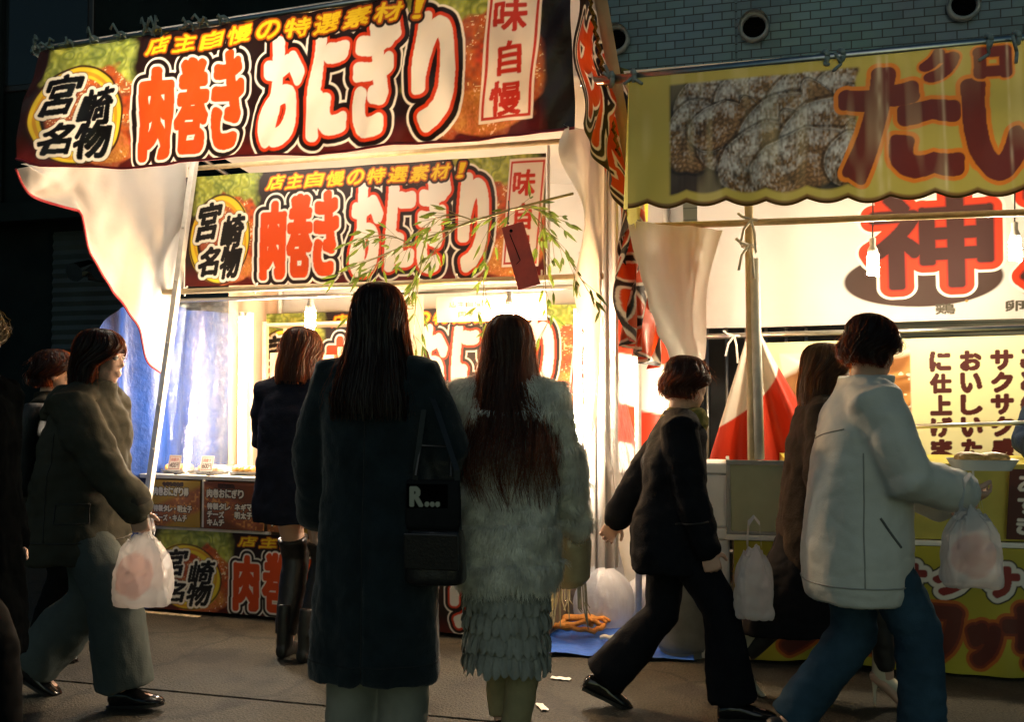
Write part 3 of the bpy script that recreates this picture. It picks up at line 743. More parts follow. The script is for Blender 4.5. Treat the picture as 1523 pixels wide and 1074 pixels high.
pl = MB(); pl.box(-.06, .06, -.008, .008, 0, .82); pl.xf(Matrix.Translation(F(2.69, -.10, .72)) @ Matrix.Rotation(R_(-4), 4, 'X'))
solo('wooden_board', pl, mat('orange_wood', (.50, .24, .07), .6, .2, 6, .2, 40, stretch=(6, 6, .5)), 'orange brown board standing upright right of the right tube', 'board', S1, (2.66, -.1, .72), bevel=.003)

# lamps of stall 1
M['roof_tube_glow'] = mat_emit('roof_tube_glow', (1, .90, .74), 105)
def tube_lamp(frame, a, b, back, label, base, glow='tube_glow'):
    th = Thing('fluorescent_lamp', label, 'lamp', frame, base, 'fluorescent lamps of the rice ball stall')
    A, B = F(*a), F(*b); d = (B-A).normalized(); L = (B-A).length
    mb = MB(); mb.tube([A+d*.03, B-d*.03], .019, 14); th.add('glass_tube', mb, M[glow], smooth=True)
    bk = Vector(back); side = d.cross(bk).normalized()
    mb = MB(); mb.obox((A+B)/2+bk*.045, d*L*.5, side*.028, bk*.012); th.add('fixture', mb, M['plastic_white'], bevel=.003)
    for q, sg in ((A, 1), (B, -1)):
        mb = MB(); mb.tube([q, q+d*.03*sg], .021, 12); mb.obox(q+d*.015*sg+bk*.018, d*.012, side*.012, bk*.021); th.add('end_cap', mb, M['plastic_white'])
tube_lamp(S1, (.52, -.16, 1.74), (.525, -.16, .81), (1, .3, 0), 'glaring upright fluorescent tube at the left, beside the woman in boots', (.52, -.16, .81))
tube_lamp(S1, (2.57, -.16, 1.70), (2.57, -.16, .76), (1, .3, 0), 'glaring upright fluorescent tube at the right, beside the fur coat', (2.57, -.16, .76))
tube_lamp(S1, (.45, .58, 2.80), (1.65, .58, 2.80), (0, 0, 1), 'fluorescent tube lying under the canvas roof behind the largest banner', (1.05, .58, 2.80), 'roof_tube_glow')

def bulb(frame, s, t, z, top, label, group, glow='bulb_glow'):
    th = Thing('light_bulb', label, 'light bulb', frame, (s, t, z-.06), group)
    mb = MB()
    P = [F(s+.021*math.cos(a), t+.021*math.sin(a), z-.05+.10*a/(2*math.pi*5)) for a in [k*2*math.pi/10 for k in range(51)]]
    mb.tube(P, .0085, 6); mb.tube([F(s, t, z-.045), F(s, t, z+.05)], .012, 8); th.add('spiral_tube', mb, M[glow], smooth=True)
    mb = MB(); mb.rings([(s, -t, z+.055, .026, .026), (s, -t, z+.08, .024, .024), (s, -t, z+.10, .014, .014), (s, -t, z+.135, .016, .016), (s, -t, z+.14, .006, .006)], 16)
    th.add('socket', mb, M['plastic_white'], smooth=True)
    mb = MB(); mb.tube([F(s, t, z+.135), F(s+.004, t, (z+top)/2), F(s, t, top)], .0035, 6); th.add('cord', mb, M['black_plastic'])
bulb(S1, 1.09, .02, 1.67, 1.80, 'spiral bulb hanging from the crossbar at left above the woman in boots', 'spiral bulbs hanging in the rice ball stall', 'warm_bulb_glow')
bulb(S1, 2.26, .02, 1.655, 1.80, 'spiral bulb hanging from the crossbar just above the woman in fur', 'spiral bulbs hanging in the rice ball stall', 'warm_bulb_glow')

# cloths of stall 1
def lc(u, v):          # left side curtain: hangs from the awning corner back to the front pole; wavy diagonal lower edge
    t = 1.02-.98*u; top = 2.40+.30*u
    w_ = u
    bot = sum(float(np.interp(w_+dx, [0, .1, .25, .36, .39, .53, .68, .8, .9, 1], [2.384, 2.268, 2.232, 2.215, 2.04, 1.87, 1.75, 1.63, 1.44, 1.36])) for dx in (-.02, 0, .02))/3
    z = top+(bot-top)*v
    s = .05+.12*u+.05*sn(u*8+v*4)*v-.05*v*sn(u*3.1)+.16*u*(1-v)+.022*mnoise.noise(Vector((u*6, v*2.2, 0)))+.012*mnoise.noise(Vector((u*13, v*5, 2)))+.03*abs(sn(u*7+v*2.5))**3*v
    return s, t, z
lcm = sheet(lc, 60, 30)
lth = Thing('side_curtain', 'white cloth with a wavy red edge sweeping down at the left of the stall', 'curtain', S1, (.1, .5, 1.3))
lth.add('cloth', lcm, M['white_cloth'], smooth=True)
mb = MB(); mb.tube([F(*lc(i/60, 1)) for i in range(61)], .007, 6); lth.add('piping', mb, M['piping'], smooth=True)
solo('tarpaulin', sheet(lambda u, v: (-.06+.05*sn(u*14+v*2)+.02*sn(u*31)+.22*u*(v**2)*0, .55-1.35*u, 1.80*(1-v)-.35*(1-u)**6*(1-v)), 60, 16), M['blue_tarp'], 'blue tarpaulin wall at the left side of the rice ball stall', 'tarpaulin', S1, (-.06, -.4, 0), smooth=True)
def vn(u, v): return (.13+.46*u+.06*(1-v)*u*0, .0+.02*sn(u*17+v*5), .80+1.0*(1-v))
solo('vinyl_curtain', sheet(vn, 40, 40), M['vinyl'], 'crumpled clear vinyl sheet between the leaning pole and left tube', 'curtain', S1, (.35, 0, .8), smooth=True)
solo('side_curtain', sheet(lambda u, v: (-.03+.02*sn(u*13+v), -.78-.62*u, 2.6-2.6*v), 20, 12), mat('peach_lit_cloth', (.72, .50, .34), .8, .06, 4, .3, 8, trans=.3), 'peach lit cloth closing the rear left side of the stall past the blue tarpaulin', 'curtain', S1, (-.03, -1.1, 0), smooth=True)  # warm lamplight is put into the peach colour of this cloth
m_spark = mat('crumpled_foil', (.85, .85, .85), .08, .05, 20, metal=1)

# right side: white curtain inside, clear sheets, printed side banner, tan flap
def rc(u, v):
    t = 1.0-.95*u; top = 2.34+.2*u
    bot = 2.32-.30*u-1.15*u**1.7; z = top+(bot-top)*v
    return 2.85-.08*u+.04*sn(u*14+v*3)*v-.05*u*v, t, z
solo('side_curtain', sheet(rc, 50, 24), M['white_cloth'], 'white triangular cloth hanging inside the right end of the stall', 'curtain', S1, (2.8, .5, 1.1), smooth=True)
solo('side_curtain', sheet(lambda u, v: (2.66+.16*u+.012*sn(u*22+v*2), .02-.05*u+.03*sn(u*19+1), 2.5-2.1*v), 30, 30), M['white_cloth'], 'narrow white curtain hanging behind the right upright tube', 'curtain', S1, (2.72, 0, .4), smooth=True)
def gv(u, v):
    w_ = .05+.07*v
    s = 2.70+.20*v**1.1+(u-.5)*w_*1.5; z = 1.95-1.12*v+.05*sn(u*23)*(v > .96)
    return s, .12+.03*sn(u*26+v*3), z
solo('vinyl_curtain', sheet(gv, 60, 50), M['vinyl_gather'], 'gathered clear vinyl sheet hanging in a shiny bunch right of the tube', 'curtain', S1, (2.9, .12, .83), smooth=True)
ps = onigiri_print(2.3, .62, 260, 12)
def sv(u, v):
    # first metre of the side valance, then bunched down to the rear pole
    t = 1.02-.98*u; fold = .05*np.sin(u*26+v*4)*u
    top = 2.93-.20*u; bot = 2.33-.18*u-.55*u**2.6; z = top+(bot-top)*v
    return 2.90+.03*v+fold+.02*np.sin(v*9+u*9), t, z
cs = Canvas(1.0, .62, 300, (34, 18, 16)); food(cs, .72, 1.1, 77)
cs.text([('肉', .10, .10, .36, .86, .05), ('巻', .44, .08, .70, .86, .05), ('き', .76, .08, .97, .86, .05)], [(.050, (238, 230, 214)), (.036, BLACK), (.012, WHITE), (0, ORANGE)], .014)
sth = Thing('stall_banner', 'steeply seen rice ball banner on the right side of the awning', 'banner', S1, (2.9, .5, 1.7), 'rice ball stall banners')
sth.add('cloth', cs.cloth('c', sv), M['print_awning'])
def sv2(u, v):
    z = 2.12-.62*v-.12*u; 
    return 2.93+.04*np.sin(v*7+u*22)+.05*u, .32-.42*u+.05*np.sin(u*30+v*3), z
c2 = Canvas(.55, .6, 300, (150, 40, 20)); c2.text([('き', .05, .05, .45, .95), ('お', .5, .05, .98, .95)], [(.05, WHITE), (.034, BLACK), (.012, WHITE), (0, ORANGE)], .016)
sth.add('hanging_end', c2.cloth('c', sv2), M['print_awning'])
solo('canvas_flap', sheet(lambda u, v: (2.945+.055*u-.02*v, 1.0-.99*v+.02*sn(u*3.14), 3.02-.98*v), 6, 30), M['tan_canvas'], 'tan canvas strip slanting down the right edge of the awning', 'canvas', S1, (2.98, .5, 2.1), smooth=True)
mb = MB()
P = [F(2.932-.02*i/80+.006*sn(i*2.1), 1.0-.99*i/80, 2.99-.98*i/80) for i in range(81)]
mb.tube(P, .008, 6); 
solo('rope', mb, mat('striped_rope', (.22, .14, .03), .8, .9, 60, .4, 120), 'yellow and black rope running down the tan canvas strip', 'rope', S1, (2.95, .5, 2.0), smooth=True)
# ------------------------------------------------------------------ stall 2: yellow stall
s2 = Thing('food_stall', 'yellow fish cake stall with brass poles, crossbars and a yellow counter', 'market stall', S2, (.8, 0, 0))
pole(s2, 'pole', (.03, -.05, .02), (.02, -.05, 2.42), .020, M['brass_pole'])
pole(s2, 'pole', (1.75, -.05, .02), (1.75, -.05, 2.42), .020, M['brass_pole'])
pole(s2, 'sleeve', (.06, -.03, .95), (.045, -.03, 1.9), .023, M['pole_paint'])
pole(s2, 'crossbar', (-.56, -.02, 2.07), (1.9, -.02, 2.075), .016, M['brass_pole'])
pole(s2, 'crossbar', (-.25, -1.2, 1.60), (1.9, -1.2, 1.635), .018, M['steel'])
pole(s2, 'crossbar', (.78, -.3, 1.10), (1.7, -.3, 1.14), .012, M['steel'])
pole(s2, 'crossbar', (-.68, .72, 2.56), (1.9, .72, 2.645), .019, M['steel'])
pole(s2, 'side_rail', (-.5, .72, 2.57), (-.35, -1.2, 2.5), .014, M['steel'])
s2.add('roof', sheet(lambda u, v: (-.5+2.4*u, .71-2.0*v, 2.60+.04*u-.12*v-.03*sn(3.14*v)), 20, 10), M['cream_cloth'], smooth=True)
for (s, t, z) in ((.02, -.02, 1.96), (-.04, -1.17, 1.6), (.03, -.02, 2.08)):
    mb = MB(); mb.tube([F(s+.03*math.cos(a), t+.03*math.sin(a), z) for a in [k*6.2832/10 for k in range(11)]], .008, 6)
    for dx, dz in ((-.05, -.12), (.02, -.16), (-.06, .03)): mb.tube([F(s, t+.03, z), F(s+dx*.7, t+.05, z+dz*.4), F(s+dx, t+.04, z+dz)], .007, 5)
    s2.add('string_tie', mb, M['white_string'], smooth=True)
rr = random.Random(8)
for s in (-.55, -.46, .30, .36, .9, 1.0):
    mb = MB(); mb.tube([F(s+.02*math.cos(a)*.4, .72+.026*math.cos(a), 2.56+(s+.68)*.033+.026*math.sin(a)) for a in [k*6.2832/10 for k in range(11)]], .011, 6)
    for k in range(2): mb.tube([F(s, .74, 2.56), F(s+rr.uniform(-.04, .04), .76, 2.56+rr.uniform(-.06, .06))], .007, 5)
    s2.add('string_tie', mb, M['string'], smooth=True)
yel = mat('yellow_panel', (.40, .36, .055), .5, .12, 4, .1, 20)
mb = MB(); mb.box(.185, 1.9, .012, .7, .60, .945); s2.add('counter', mb, yel, bevel=.004)
mb = MB(); mb.box(.182, .19, .0, .011, .60, .945); mb.box(.985, .993, .0, .011, .60, .945); s2.add('panel_seam', mb, M['pole_paint'])
mb = MB(); mb.box(-.1, 1.9, -.02, .012, .575, .598); s2.add('counter_trim', mb, M['plastic_white'], bevel=.004)
mb = MB(); mb.box(-.06, 1.88, .02, .66, .03, .57); s2.add('counter_base', mb, mat('counter_base_dark', (.08, .07, .03), .8, .2))  # base box in one plain dark olive
# end panel of the counter: greenish sheet in a grey frame
cs_ = Thing('display_case', 'greenish frosted case in a grey frame at the left end of the yellow counter', 'display case', S2, (.045, -.2, .6))
mb = MB(); mb.box(-.075, .165, .004, .30, .615, .925); cs_.add('frosted_panel', mb, mat('frosted_panel', (.36, .37, .22), .45, .1, 5), bevel=.003)
mb = MB()
for a in ((-.095, .182, -.006, .004, .925, .948), (-.095, .182, -.006, .004, .60, .615), (-.095, -.075, -.006, .004, .615, .925), (.162, .182, -.006, .004, .615, .925), (-.095, -.078, .004, .31, .925, .948), (-.095, -.078, .30, .316, .6, .925)): mb.box(*a)
cs_.add('frame', mb, mat('grey_frame', (.26, .27, .25), .5, .1), bevel=.003)

yp = yaki_print(2.30, .60, 330)
def yaw(u, v):
    s = -.475+2.3*u; top = 2.565+.036*(u*2.3)
    bot = 2.03-.01*u-.022*np.abs(np.cos(u*2.3*np.pi/.155))
    z = top+(bot-top)*v
    t = .735+.05*v*np.sin(u*11+1)*.4+.018*np.sin(u*37+v*2)*v+.05*v
    return s-.0*v, t, z
ya = Thing('stall_banner', 'yellow scalloped awning printed with fish cakes and brown lettering', 'banner', S2, (.6, .74, 2.0))
ya.add('cloth', yp.cloth('cloth', yaw), M['print_yellow'])
mb = MB(); mb.tube([F(*[float(x) for x in yaw(np.array(i/300.), np.array(1.))]) for i in range(301)], .005, 5); ya.add('hem', mb, mat('brown_hem', (.16, .08, .02), .8, .1), smooth=True)

# side return of the awning on its left: yellow, seen edge on
ysd = Canvas(1.1, .6, 40, (206, 190, 66))
ya.add('side_cloth', sheet(lambda u, v: (-.475-.02*v+.01*sn(u*20), .735+.05*v-1.1*u, 2.565-.03*u-(.535+.022*abs(math.cos(u*22)))*v), 60, 8), mat('yellow_cloth', (.60, .53, .06), .6, .1, 4, .3, 9, trans=.35), smooth=True)
solo('side_curtain', sheet(lambda u, v: (-.52+.42*u*(1-v*.70)+.26*v**1.4*.75+.016*sn(u*9+v*6)*v+.018*abs(sn(v*16))*(1-u)*v, .34-.35*u+.02*sn(u*12), 2.04-.66*v+.05*v*u+.012*mnoise.noise(Vector((u*5, v*3, 1)))), 24, 30), M['cream_cloth'],
     'cream cloth flap hanging at the left end of the yellow stall', 'curtain', S2, (-.3, .3, 1.4), smooth=True)

# white back cloth with huge red character
gc = Canvas(1.75, .82, 280, (214, 208, 204))
gc.ellipse(.625, .70, .21, .20, (60, 40, 34), 2); gc.ellipse(.99, .72, .12, .2, (150, 44, 26), 2)
for grow, col in ((.055, (236, 228, 214)), (.04, (206, 52, 22)), (.0, (74, 32, 28))): pass
gc.text([('神', .488, .11, .80, .75), ('戸', .89, .12, 1.2, .75)], [(.060, (240, 234, 222)), (.046, (208, 54, 24)), (.012, (150, 36, 22)), (.004, (56, 28, 26))], .012)
gc.text([('鶏', .655, .885, .705, .955), ('卵', .84, .875, .89, .945)], [(0, (70, 64, 50))], .003)
gc.text([('・', .73, .86, .745, .875), ('・', .70, .975, .715, .985)], [(0, (150, 120, 60))], .006)
gc.a *= (.9+.14*vnoise(gc.H, gc.W, 70, 3))[..., None]
solo('back_sheet', gc.cloth('g', lambda u, v: (-.25+1.75*u*1.16, -1.25+.03*np.sin(u*9+v*2)*(.5+v)+.02*np.sin(u*23+1)*(1-u), 2.47-.82*v+.04*u)), mat_print('print_back', .3, .7), 'white back cloth of the yellow stall with a huge red and black character', 'curtain', S2, (.7, -1.25, 1.65))

# photo banner with vertical text
pb = Canvas(1.75, .78, 280, (236, 230, 176))
H, W = pb.H, pb.W; x = pb.u*1.75; y = pb.v*.78
n1 = vnoise(H, W, 26, 51); n2 = vnoise(H, W, 8, 52, 2.2); n3 = vnoise(H, W, 4, 53, 1.5)
bx = np.clip((x-.10)*90, 0, 1)*np.clip((.83-x)*90, 0, 1)*np.clip((y-.06)*90, 0, 1)*np.clip((.75-y)*90, 0, 1)
pb.put(bx, (224, 212, 196))
arc = np.clip((y-.10-.25*(x-.72)**2*1.0+.06*n1)*30, 0, 1)
lam = .5+.5*np.sin((y*70+8*n1+6*(x-.4)**2*6))
brown = np.stack([.20+.42*lam*n2+.12*n1, .07+.22*lam*n2+.05*n1, .015+.07*lam*n2], -1)
pb.put(bx*arc, brown)
pb.put(bx*arc*np.clip((n3*n2-.48)*9, 0, 1), (236, 216, 190))
pb.put(bx*np.exp(-((y-.10-.5*(x-.18))/.014)**2)*np.exp(-((x-.25)/.1)**2), (246, 240, 230))
cols = [('に仕上げました', .98), ('おいしいたい焼', 1.14), ('サクサク感の', 1.30), ('ことのない', 1.45), ('今までにない', 1.60)]
for tx, cx in cols:
    pb.text([(ch, (cx-.050)/1.75, (.085+.122*i)/.78, (cx+.050)/1.75, (.085+.122*i+.098)/.78) for i, ch in enumerate(tx[:6])], [(0, (72, 24, 20))], .0085)
def pbf(u, v):
    s = .10+1.75*u+.24*v**1.3*np.exp(-(u/.09)**2)*1.1
    return s, -1.12+.02*np.sin(u*15)*v+.05*np.exp(-(u/.1)**2)*v, 1.555+.035*u-.78*v
solo('stall_banner', pb.cloth('p', pbf), M['print_banner'], 'pale yellow banner with a baked pastry photo and upright brown text', 'banner', S2, (.9, -1.12, .78))

# counter front cloth
fc = Canvas(2.0, .56, 300, (164, 156, 44)); n = vnoise(fc.H, fc.W, 60, 71, .6)
fc.a *= (.8+.4*n)[..., None]
fc.text([(ch, (.70+.195*i)/2.0, .16, (.70+.195*i+.15)/2.0, .37) for i, ch in enumerate('サクサクの')], [(.028, (26, 24, 22)), (.021, (214, 212, 204)), (.0, (128, 36, 36))], .011)
fc.text([('ク', .20/2, .50, .42/2, .90), ('ロ', .48/2, .52, .70/2, .88), ('ワ', .80/2, .50, .99/2, .91), ('ッ', 1.045/2, .62, 1.15/2, .90), ('サ', 1.19/2, .47, 1.44/2, .92), ('ン', 1.5/2, .5, 1.72/2, .9)], [(.026, (176, 92, 30)), (.012, (120, 44, 24)), (0, (88, 32, 26))], .018)
solo('counter_cloth', fc.cloth('f', lambda u, v: (-.06+1.96*u, .03+.018*np.sin(u*24)*v+.01*np.sin(u*51+2)*v, .575-.55*v+.012*np.sin(u*9)*v)), M['print_vinyl'], 'olive yellow cloth with red and brown lettering on the counter front', 'counter cloth', S2, (.9, .03, .02))
ac_ = Canvas(.17, .31, 420, (70, 26, 24))
ac_.text([(ch, .24, .08+.30*i, .76, .08+.30*i+.24) for i, ch in enumerate('あずき')], [(0, (222, 216, 206))], .004)
solo('flavour_sign', ac_.cloth('a', lambda u, v: (1.135+.17*u-.02*v, .022+.006*u, .925-.31*v)), M['print_vinyl'], 'dark brown sign with white upright letters on the yellow counter panel', 'sign', S2, (1.2, .022, .615))
bulb(S2, .63, -.4, 1.90, 2.55, 'spiral bulb hanging beside the huge red character in the yellow stall', 'spiral bulbs hanging in the yellow stall')
bulb(S2, 1.285, -.4, 1.955, 2.55, 'spiral bulb at the right edge of the photo in the yellow stall', 'spiral bulbs hanging in the yellow stall')

# red and white striped curtains between and behind the stalls
def stripes(name, fn, vals, label, base, nu=60, nv=90):
    c = Canvas(1, 1, nv, (188, 52, 28))
    for k, (a, b, sl) in enumerate(vals):
        q = c.v+sl*(c.u-.5); c.put(np.clip((q-a)*nv, 0, 1)*np.clip((b-q)*nv, 0, 1), (226, 218, 206))
    return solo(name, c.cloth(name, fn), mat_print('print_stripes', .35, .5), label, 'curtain', S2, base, group=None)
stripes('striped_curtain', lambda u, v: (-.84+.50*u-.03*v*u+.04*np.sin(u*17+v)*v, -.90+.05*np.sin(u*14+1), 1.83-1.02*v), [(.35, .64, -.14), (.85, 1.2, -.14)], 'red and white striped curtain hanging in the gap left of the dark suited walker', (-.4, -.95, .8))
stripes('striped_curtain', lambda u, v: (.03-.22*v*(1-u)*1.0+.40*u*v**1.1+.06*u, -.68+.06*np.sin(u*16+1)*v, 1.60-.72*v), [(-.3, .50, .45)], 'red and white striped curtain gathered at the brass pole of the yellow stall', (.1, -.68, .88))
solo('striped_curtain', sheet(lambda u, v: (-.86+.12*u+.02*sn(u*18), -.80+.05*sn(u*18+1), 1.9-1.1*v), 24, 8), M['red_cloth'], 'narrow red cloth hanging behind the gathered vinyl sheet', 'curtain', S2, (-.55, -.8, .8), smooth=True)
fe = Thing('steel_fence', 'thin upright steel bars in the dark behind the dark suited walker', 'fence', S2, (-.1, -2.1, 0))
for i in range(9):
    mb = MB(); mb.tube([F(-.6+.13*i, -2.1, .0), F(-.6+.13*i, -2.1, 1.75)], .011, 8); fe.add('bar', mb, M['steel'], smooth=True)
mb = MB(); mb.tube([F(-.7, -2.1, 1.72), F(.6, -2.1, 1.72)], .016, 8); mb.tube([F(-.7, -2.1, .2), F(.6, -2.1, .2)], .016, 8); fe.add('rail', mb, M['steel'], smooth=True)
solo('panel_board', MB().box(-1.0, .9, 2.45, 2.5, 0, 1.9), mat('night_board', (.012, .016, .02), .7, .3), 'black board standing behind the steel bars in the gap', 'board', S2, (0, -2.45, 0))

# ------------------------------------------------------------------ things on the ground between the stalls
def blobbag(seed, c, r, hgt, pinch=True):
    mb = MB(); rr = random.Random(seed)
    spec = [(0, 0, .01, .55, .55), (0, 0, .06, .92, .9), (0, 0, .25, 1, 1), (0, 0, .5, .93, .95), (0, 0, .72, .7, .7), (0, 0, .84, .35, .33), (0, 0, .90, .16, .16), (0, 0, .95, .26, .2), (0, 0, 1.0, .36, .26)]
    mb.rings([(c[0], c[1], c[2]+z*hgt, r[0]*a, r[1]*b) for _, _, z, a, b in spec], 60)
    me = mb.mesh('bag')
    # finer surface for the folds
    o = bpy.data.objects.new('t', me); COL.objects.link(o); s = o.modifiers.new('s', 'SUBSURF'); s.levels = 2
    out = bpy.data.meshes.new_from_object(o.evaluated_get(bpy.context.evaluated_depsgraph_get())); bpy.data.objects.remove(o)
    wrinkle(out, lambda q: .016*nz(q, 9, 9, 5, seed)+.010*abs(nz(q, 22, 22, 10, seed+3))-.006*abs(nz(q, 40, 40, 24, seed+5)))
    return out
m_bag = mat('bag_film', (.74, .74, .76), .22, .06, 8, .9, 26, trans=.55, spec=.7, alpha=.78)
solo('rubbish_bag', blobbag(1, (0, 0, 0), (.17, .15), .36), m_bag, 'white rubbish bag on the blue sheet, bulging at the bottom of the pile', 'rubbish bag', Frame((.50, 5.42), 0), (0, 0, 0), smooth=True)
solo('rubbish_bag', blobbag(2, (0, 0, 0), (.15, .14), .62), m_bag, 'tall white rubbish bag standing behind the bulging lower bag', 'rubbish bag', Frame((.49, 5.72), 0), (0, 0, 0), smooth=True)
solo('rubbish_bag', blobbag(4, (0, 0, 0), (.12, .12), .30), m_bag, 'small white rubbish bag resting right of the bulging bag, near the gas cylinder', 'rubbish bag', Frame((.71, 5.45), 0), (0, 0, 0), smooth=True)
def gsheet(u, v):
    x = .17+.68*u+.02*sn(v*6); y = 4.80+.98*v-.12*u+.02*sn(u*9)
    return x, -y, .006+.010*(1+mnoise.noise(Vector((u*5, v*6, 0))))+.014*max(0, mnoise.noise(Vector((u*11, v*4, 3))))
solo('ground_sheet', sheet(gsheet, 50, 50), mat('sheet_blue', (.035, .13, .55), .4, .15, 14, .5, 24), 'bright blue plastic sheet spread on the ground between the stalls', 'ground sheet', WORLD, (.5, -5.3, 0), smooth=True)
def rope(name, pts, r, m, label, z=.03):
    mb = MB(); P = []
    for i in range(len(pts)-1):
        for k in range(8):
            a = Vector(pts[i]).lerp(Vector(pts[i+1]), k/8); P.append((a.x, a.y, a.z+.004*sn(i*3+k)))
    mb.tube(P, r, 8, round_cap=True); 
    me = mb.mesh(name); b = Vector((pts[0][0], pts[0][1], 0)); me.transform(Matrix.Translation(-b)); o = link(name, me, m, None, True); o.location = b; props(o, label, 'rope')
orange = mat('orange_rope', (.62, .24, .04), .7, .2, 60, .4, 150)
pts = [(.33+.17*math.cos(k*.9)*(.5+.05*k), 5.25+.10*math.sin(k*.9)-.01*k, .05+.01*(k % 3)) for k in range(12)]
rope('rope', pts, .013, orange, 'tangled orange rope lying on the blue sheet')
rope('rope', [(.45, 5.02, .04), (.52, 4.99, .05), (.57, 5.03, .04), (.64, 4.98, .05), (.70, 5.02, .04), (.60, 5.06, .045), (.5, 5.0, .045)], .012, M['white_string'], 'pale rope coiled on the blue sheet in front of the bags')
og = Thing('rubber_glove', 'crumpled orange glove lying on the blue sheet by the bags', 'glove', Frame((.40, 5.30), 10), (0, 0, .05))
mb = MB(); mb.ell((0, 0, .075), (.06, .05, .022)); mb.tube([(-.05, 0, .075), (-.12, .01, .07)], [(.035, .016), (.04, .018)], 12, round_cap=True)
for k, (dy, L, b) in enumerate(((-.036, .06, .3), (-.013, .075, .1), (.012, .07, -.1), (.034, .055, -.35))): mb.tube([(.04, dy, .075), (.04+L*.6, dy-b*.02, .085), (.04+L, dy-b*.05, .068)], .011, 8, round_cap=True)
mb.tube([(-.01, -.04, .075), (.02, -.075, .08)], .012, 8, round_cap=True)
og.add('glove', remesh(mb, .006, 2), orange, smooth=True)

gy = Thing('gas_cylinder', 'stout grey steel gas cylinder standing at the left end of the yellow counter', 'gas cylinder', Frame((.83, 4.86), 0), (0, 0, 0))
m_gas = mat('cylinder_paint', (.17, .18, .165), .5, .25, 7, .2, 60)
mb = MB(); mb.rings([(0, 0, .03, .118, .118), (0, 0, .05, .128, .128), (0, 0, .08, .134, .134), (0, 0, .34, .134, .134), (0, 0, .40, .122, .122), (0, 0, .44, .09, .09), (0, 0, .455, .03, .03), (0, 0, .50, .026, .026)], 36); gy.add('tank', mb, m_gas, smooth=True)
mb = MB(); mb.rings([(0, 0, 0, .112, .112), (0, 0, .045, .112, .112), (0, 0, .045, .104, .104), (0, 0, .002, .104, .104)], 36); gy.add('foot_ring', mb, m_gas, smooth=False)
mb = MB()
for a0 in (20, 200):
    A = [R_(a0+140*k/14) for k in range(15)]
    mb.loft([[(r*math.cos(a), r*math.sin(a), z) for a in A] for r, z in ((.088, .435), (.088, .55), (.082, .55), (.082, .435))], cap=False, closed=False)
gy.add('collar', mb, m_gas); mb = MB(); mb.tube([(0, 0, .5), (0, 0, .535)], .018, 10); mb.tube([(-.03, 0, .52), (.035, 0, .52)], .012, 10); mb.rings([(0, 0, .535, .034, .034), (0, 0, .55, .034, .034)], 14); gy.add('valve', mb, mat('brass', (.5, .36, .12), .35, .1, metal=1), smooth=False)
bx_ = mat('foam_box', (.72, .72, .70), .6, .05, 12, .1, 60)
for k, (a, b, lab) in enumerate(((0, .31, 'lowest white foam box in the stack behind the grey framed case'), (.312, .62, 'middle white foam box in the stack behind the grey framed case'), (.622, .93, 'top white foam box in the stack behind the grey framed case'))):
    th = Thing('foam_box', lab, 'box', S2, (-.20, -.12, a), 'white foam boxes stacked in the gap')
    mb = MB(); mb.box(-.34, -.08, .05, .32, a, b-.055); th.add('box_body', mb, bx_, bevel=.012)
    mb = MB(); mb.box(-.352, -.07, .04, .33, b-.053, b); th.add('lid', mb, bx_, bevel=.01)
for (x, y, r, lab) in ((.215, 4.42, 20, 'white paper scrap on the asphalt right of the fur coat woman'), (.12, 4.02, 75, 'small torn paper scrap on the asphalt beside the khaki trousers')):
    solo('paper_scrap', sheet(lambda u, v: ((u-.5)*.09, (v-.5)*.03, .006+.012*abs(mnoise.noise(Vector((u*3, v*3, x*9))))), 8, 5), M['plastic_white'], lab, 'paper', Frame((x, y), r), (0, 0, 0), smooth=True)

# ------------------------------------------------------------------ bamboo branch with a red tag
bb_ = Thing('bamboo_branch', 'drooping leafy bamboo branch tied up in front of the rice ball banners', 'branch', S1, (2.70, .5, 2.2))
rr = random.Random(21)
stems = MB(); leaves = MB()
def curve(p0, p1, sag, n=10): return [Vector(p0).lerp(Vector(p1), i/n)+Vector((0, 0, sag*math.sin(math.pi*i/n))) for i in range(n+1)]
def leaf(p, d, L):
    d = d.normalized(); sd_ = d.cross(Vector((rr.uniform(-.4, .4), 1, rr.uniform(-.4, .4)))).normalized(); up = sd_.cross(d)
    pts = [p+d*L*k/4+up*(-.10*L*(k/4)**2) for k in range(5)]
    leaves.strip(pts, [.001, .0065, .007, .0042, .0005], sd_)
main = curve(F(2.72, .42, 2.18), F(1.62, .55, 1.86), .03, 14); stems.tube(main, [.007-.0003*i for i in range(15)], 6)
subs = [main]
for i, end, sag in ((2, F(2.62, .5, 1.58), .05), (3, F(2.80, .45, 1.72), .04), (5, F(2.32, .55, 1.62), .06), (6, F(2.02, .6, 2.02), .05), (7, F(1.95, .62, 1.62), .07), (9, F(1.98, .6, 1.32), .10), (10, F(1.7, .6, 1.98), .04), (4, F(2.65, .5, 2.06), .03), (11, F(1.72, .6, 1.70), .05)):
    c = curve(main[i], end, sag, 9); stems.tube(c, [.0035-.0002*k for k in range(10)], 5); subs.append(c)
for c in subs:
    for i in range(2, len(c)):
        for q in range(2):
            base = c[i]; d0 = (c[i]-c[i-1]).normalized()
            tw = d0+Vector((rr.uniform(-.9, .9), rr.uniform(-.6, .6), rr.uniform(-.9, .35)))
            L = rr.uniform(.05, .11); tip = base+tw.normalized()*L; stems.tube([base, tip], .0012, 4)
            for k in range(rr.randint(1, 2)): leaf(tip, tw+Vector((rr.uniform(-.8, .8), rr.uniform(-.8, .8), rr.uniform(-.9, .2))), rr.uniform(.04, .09))
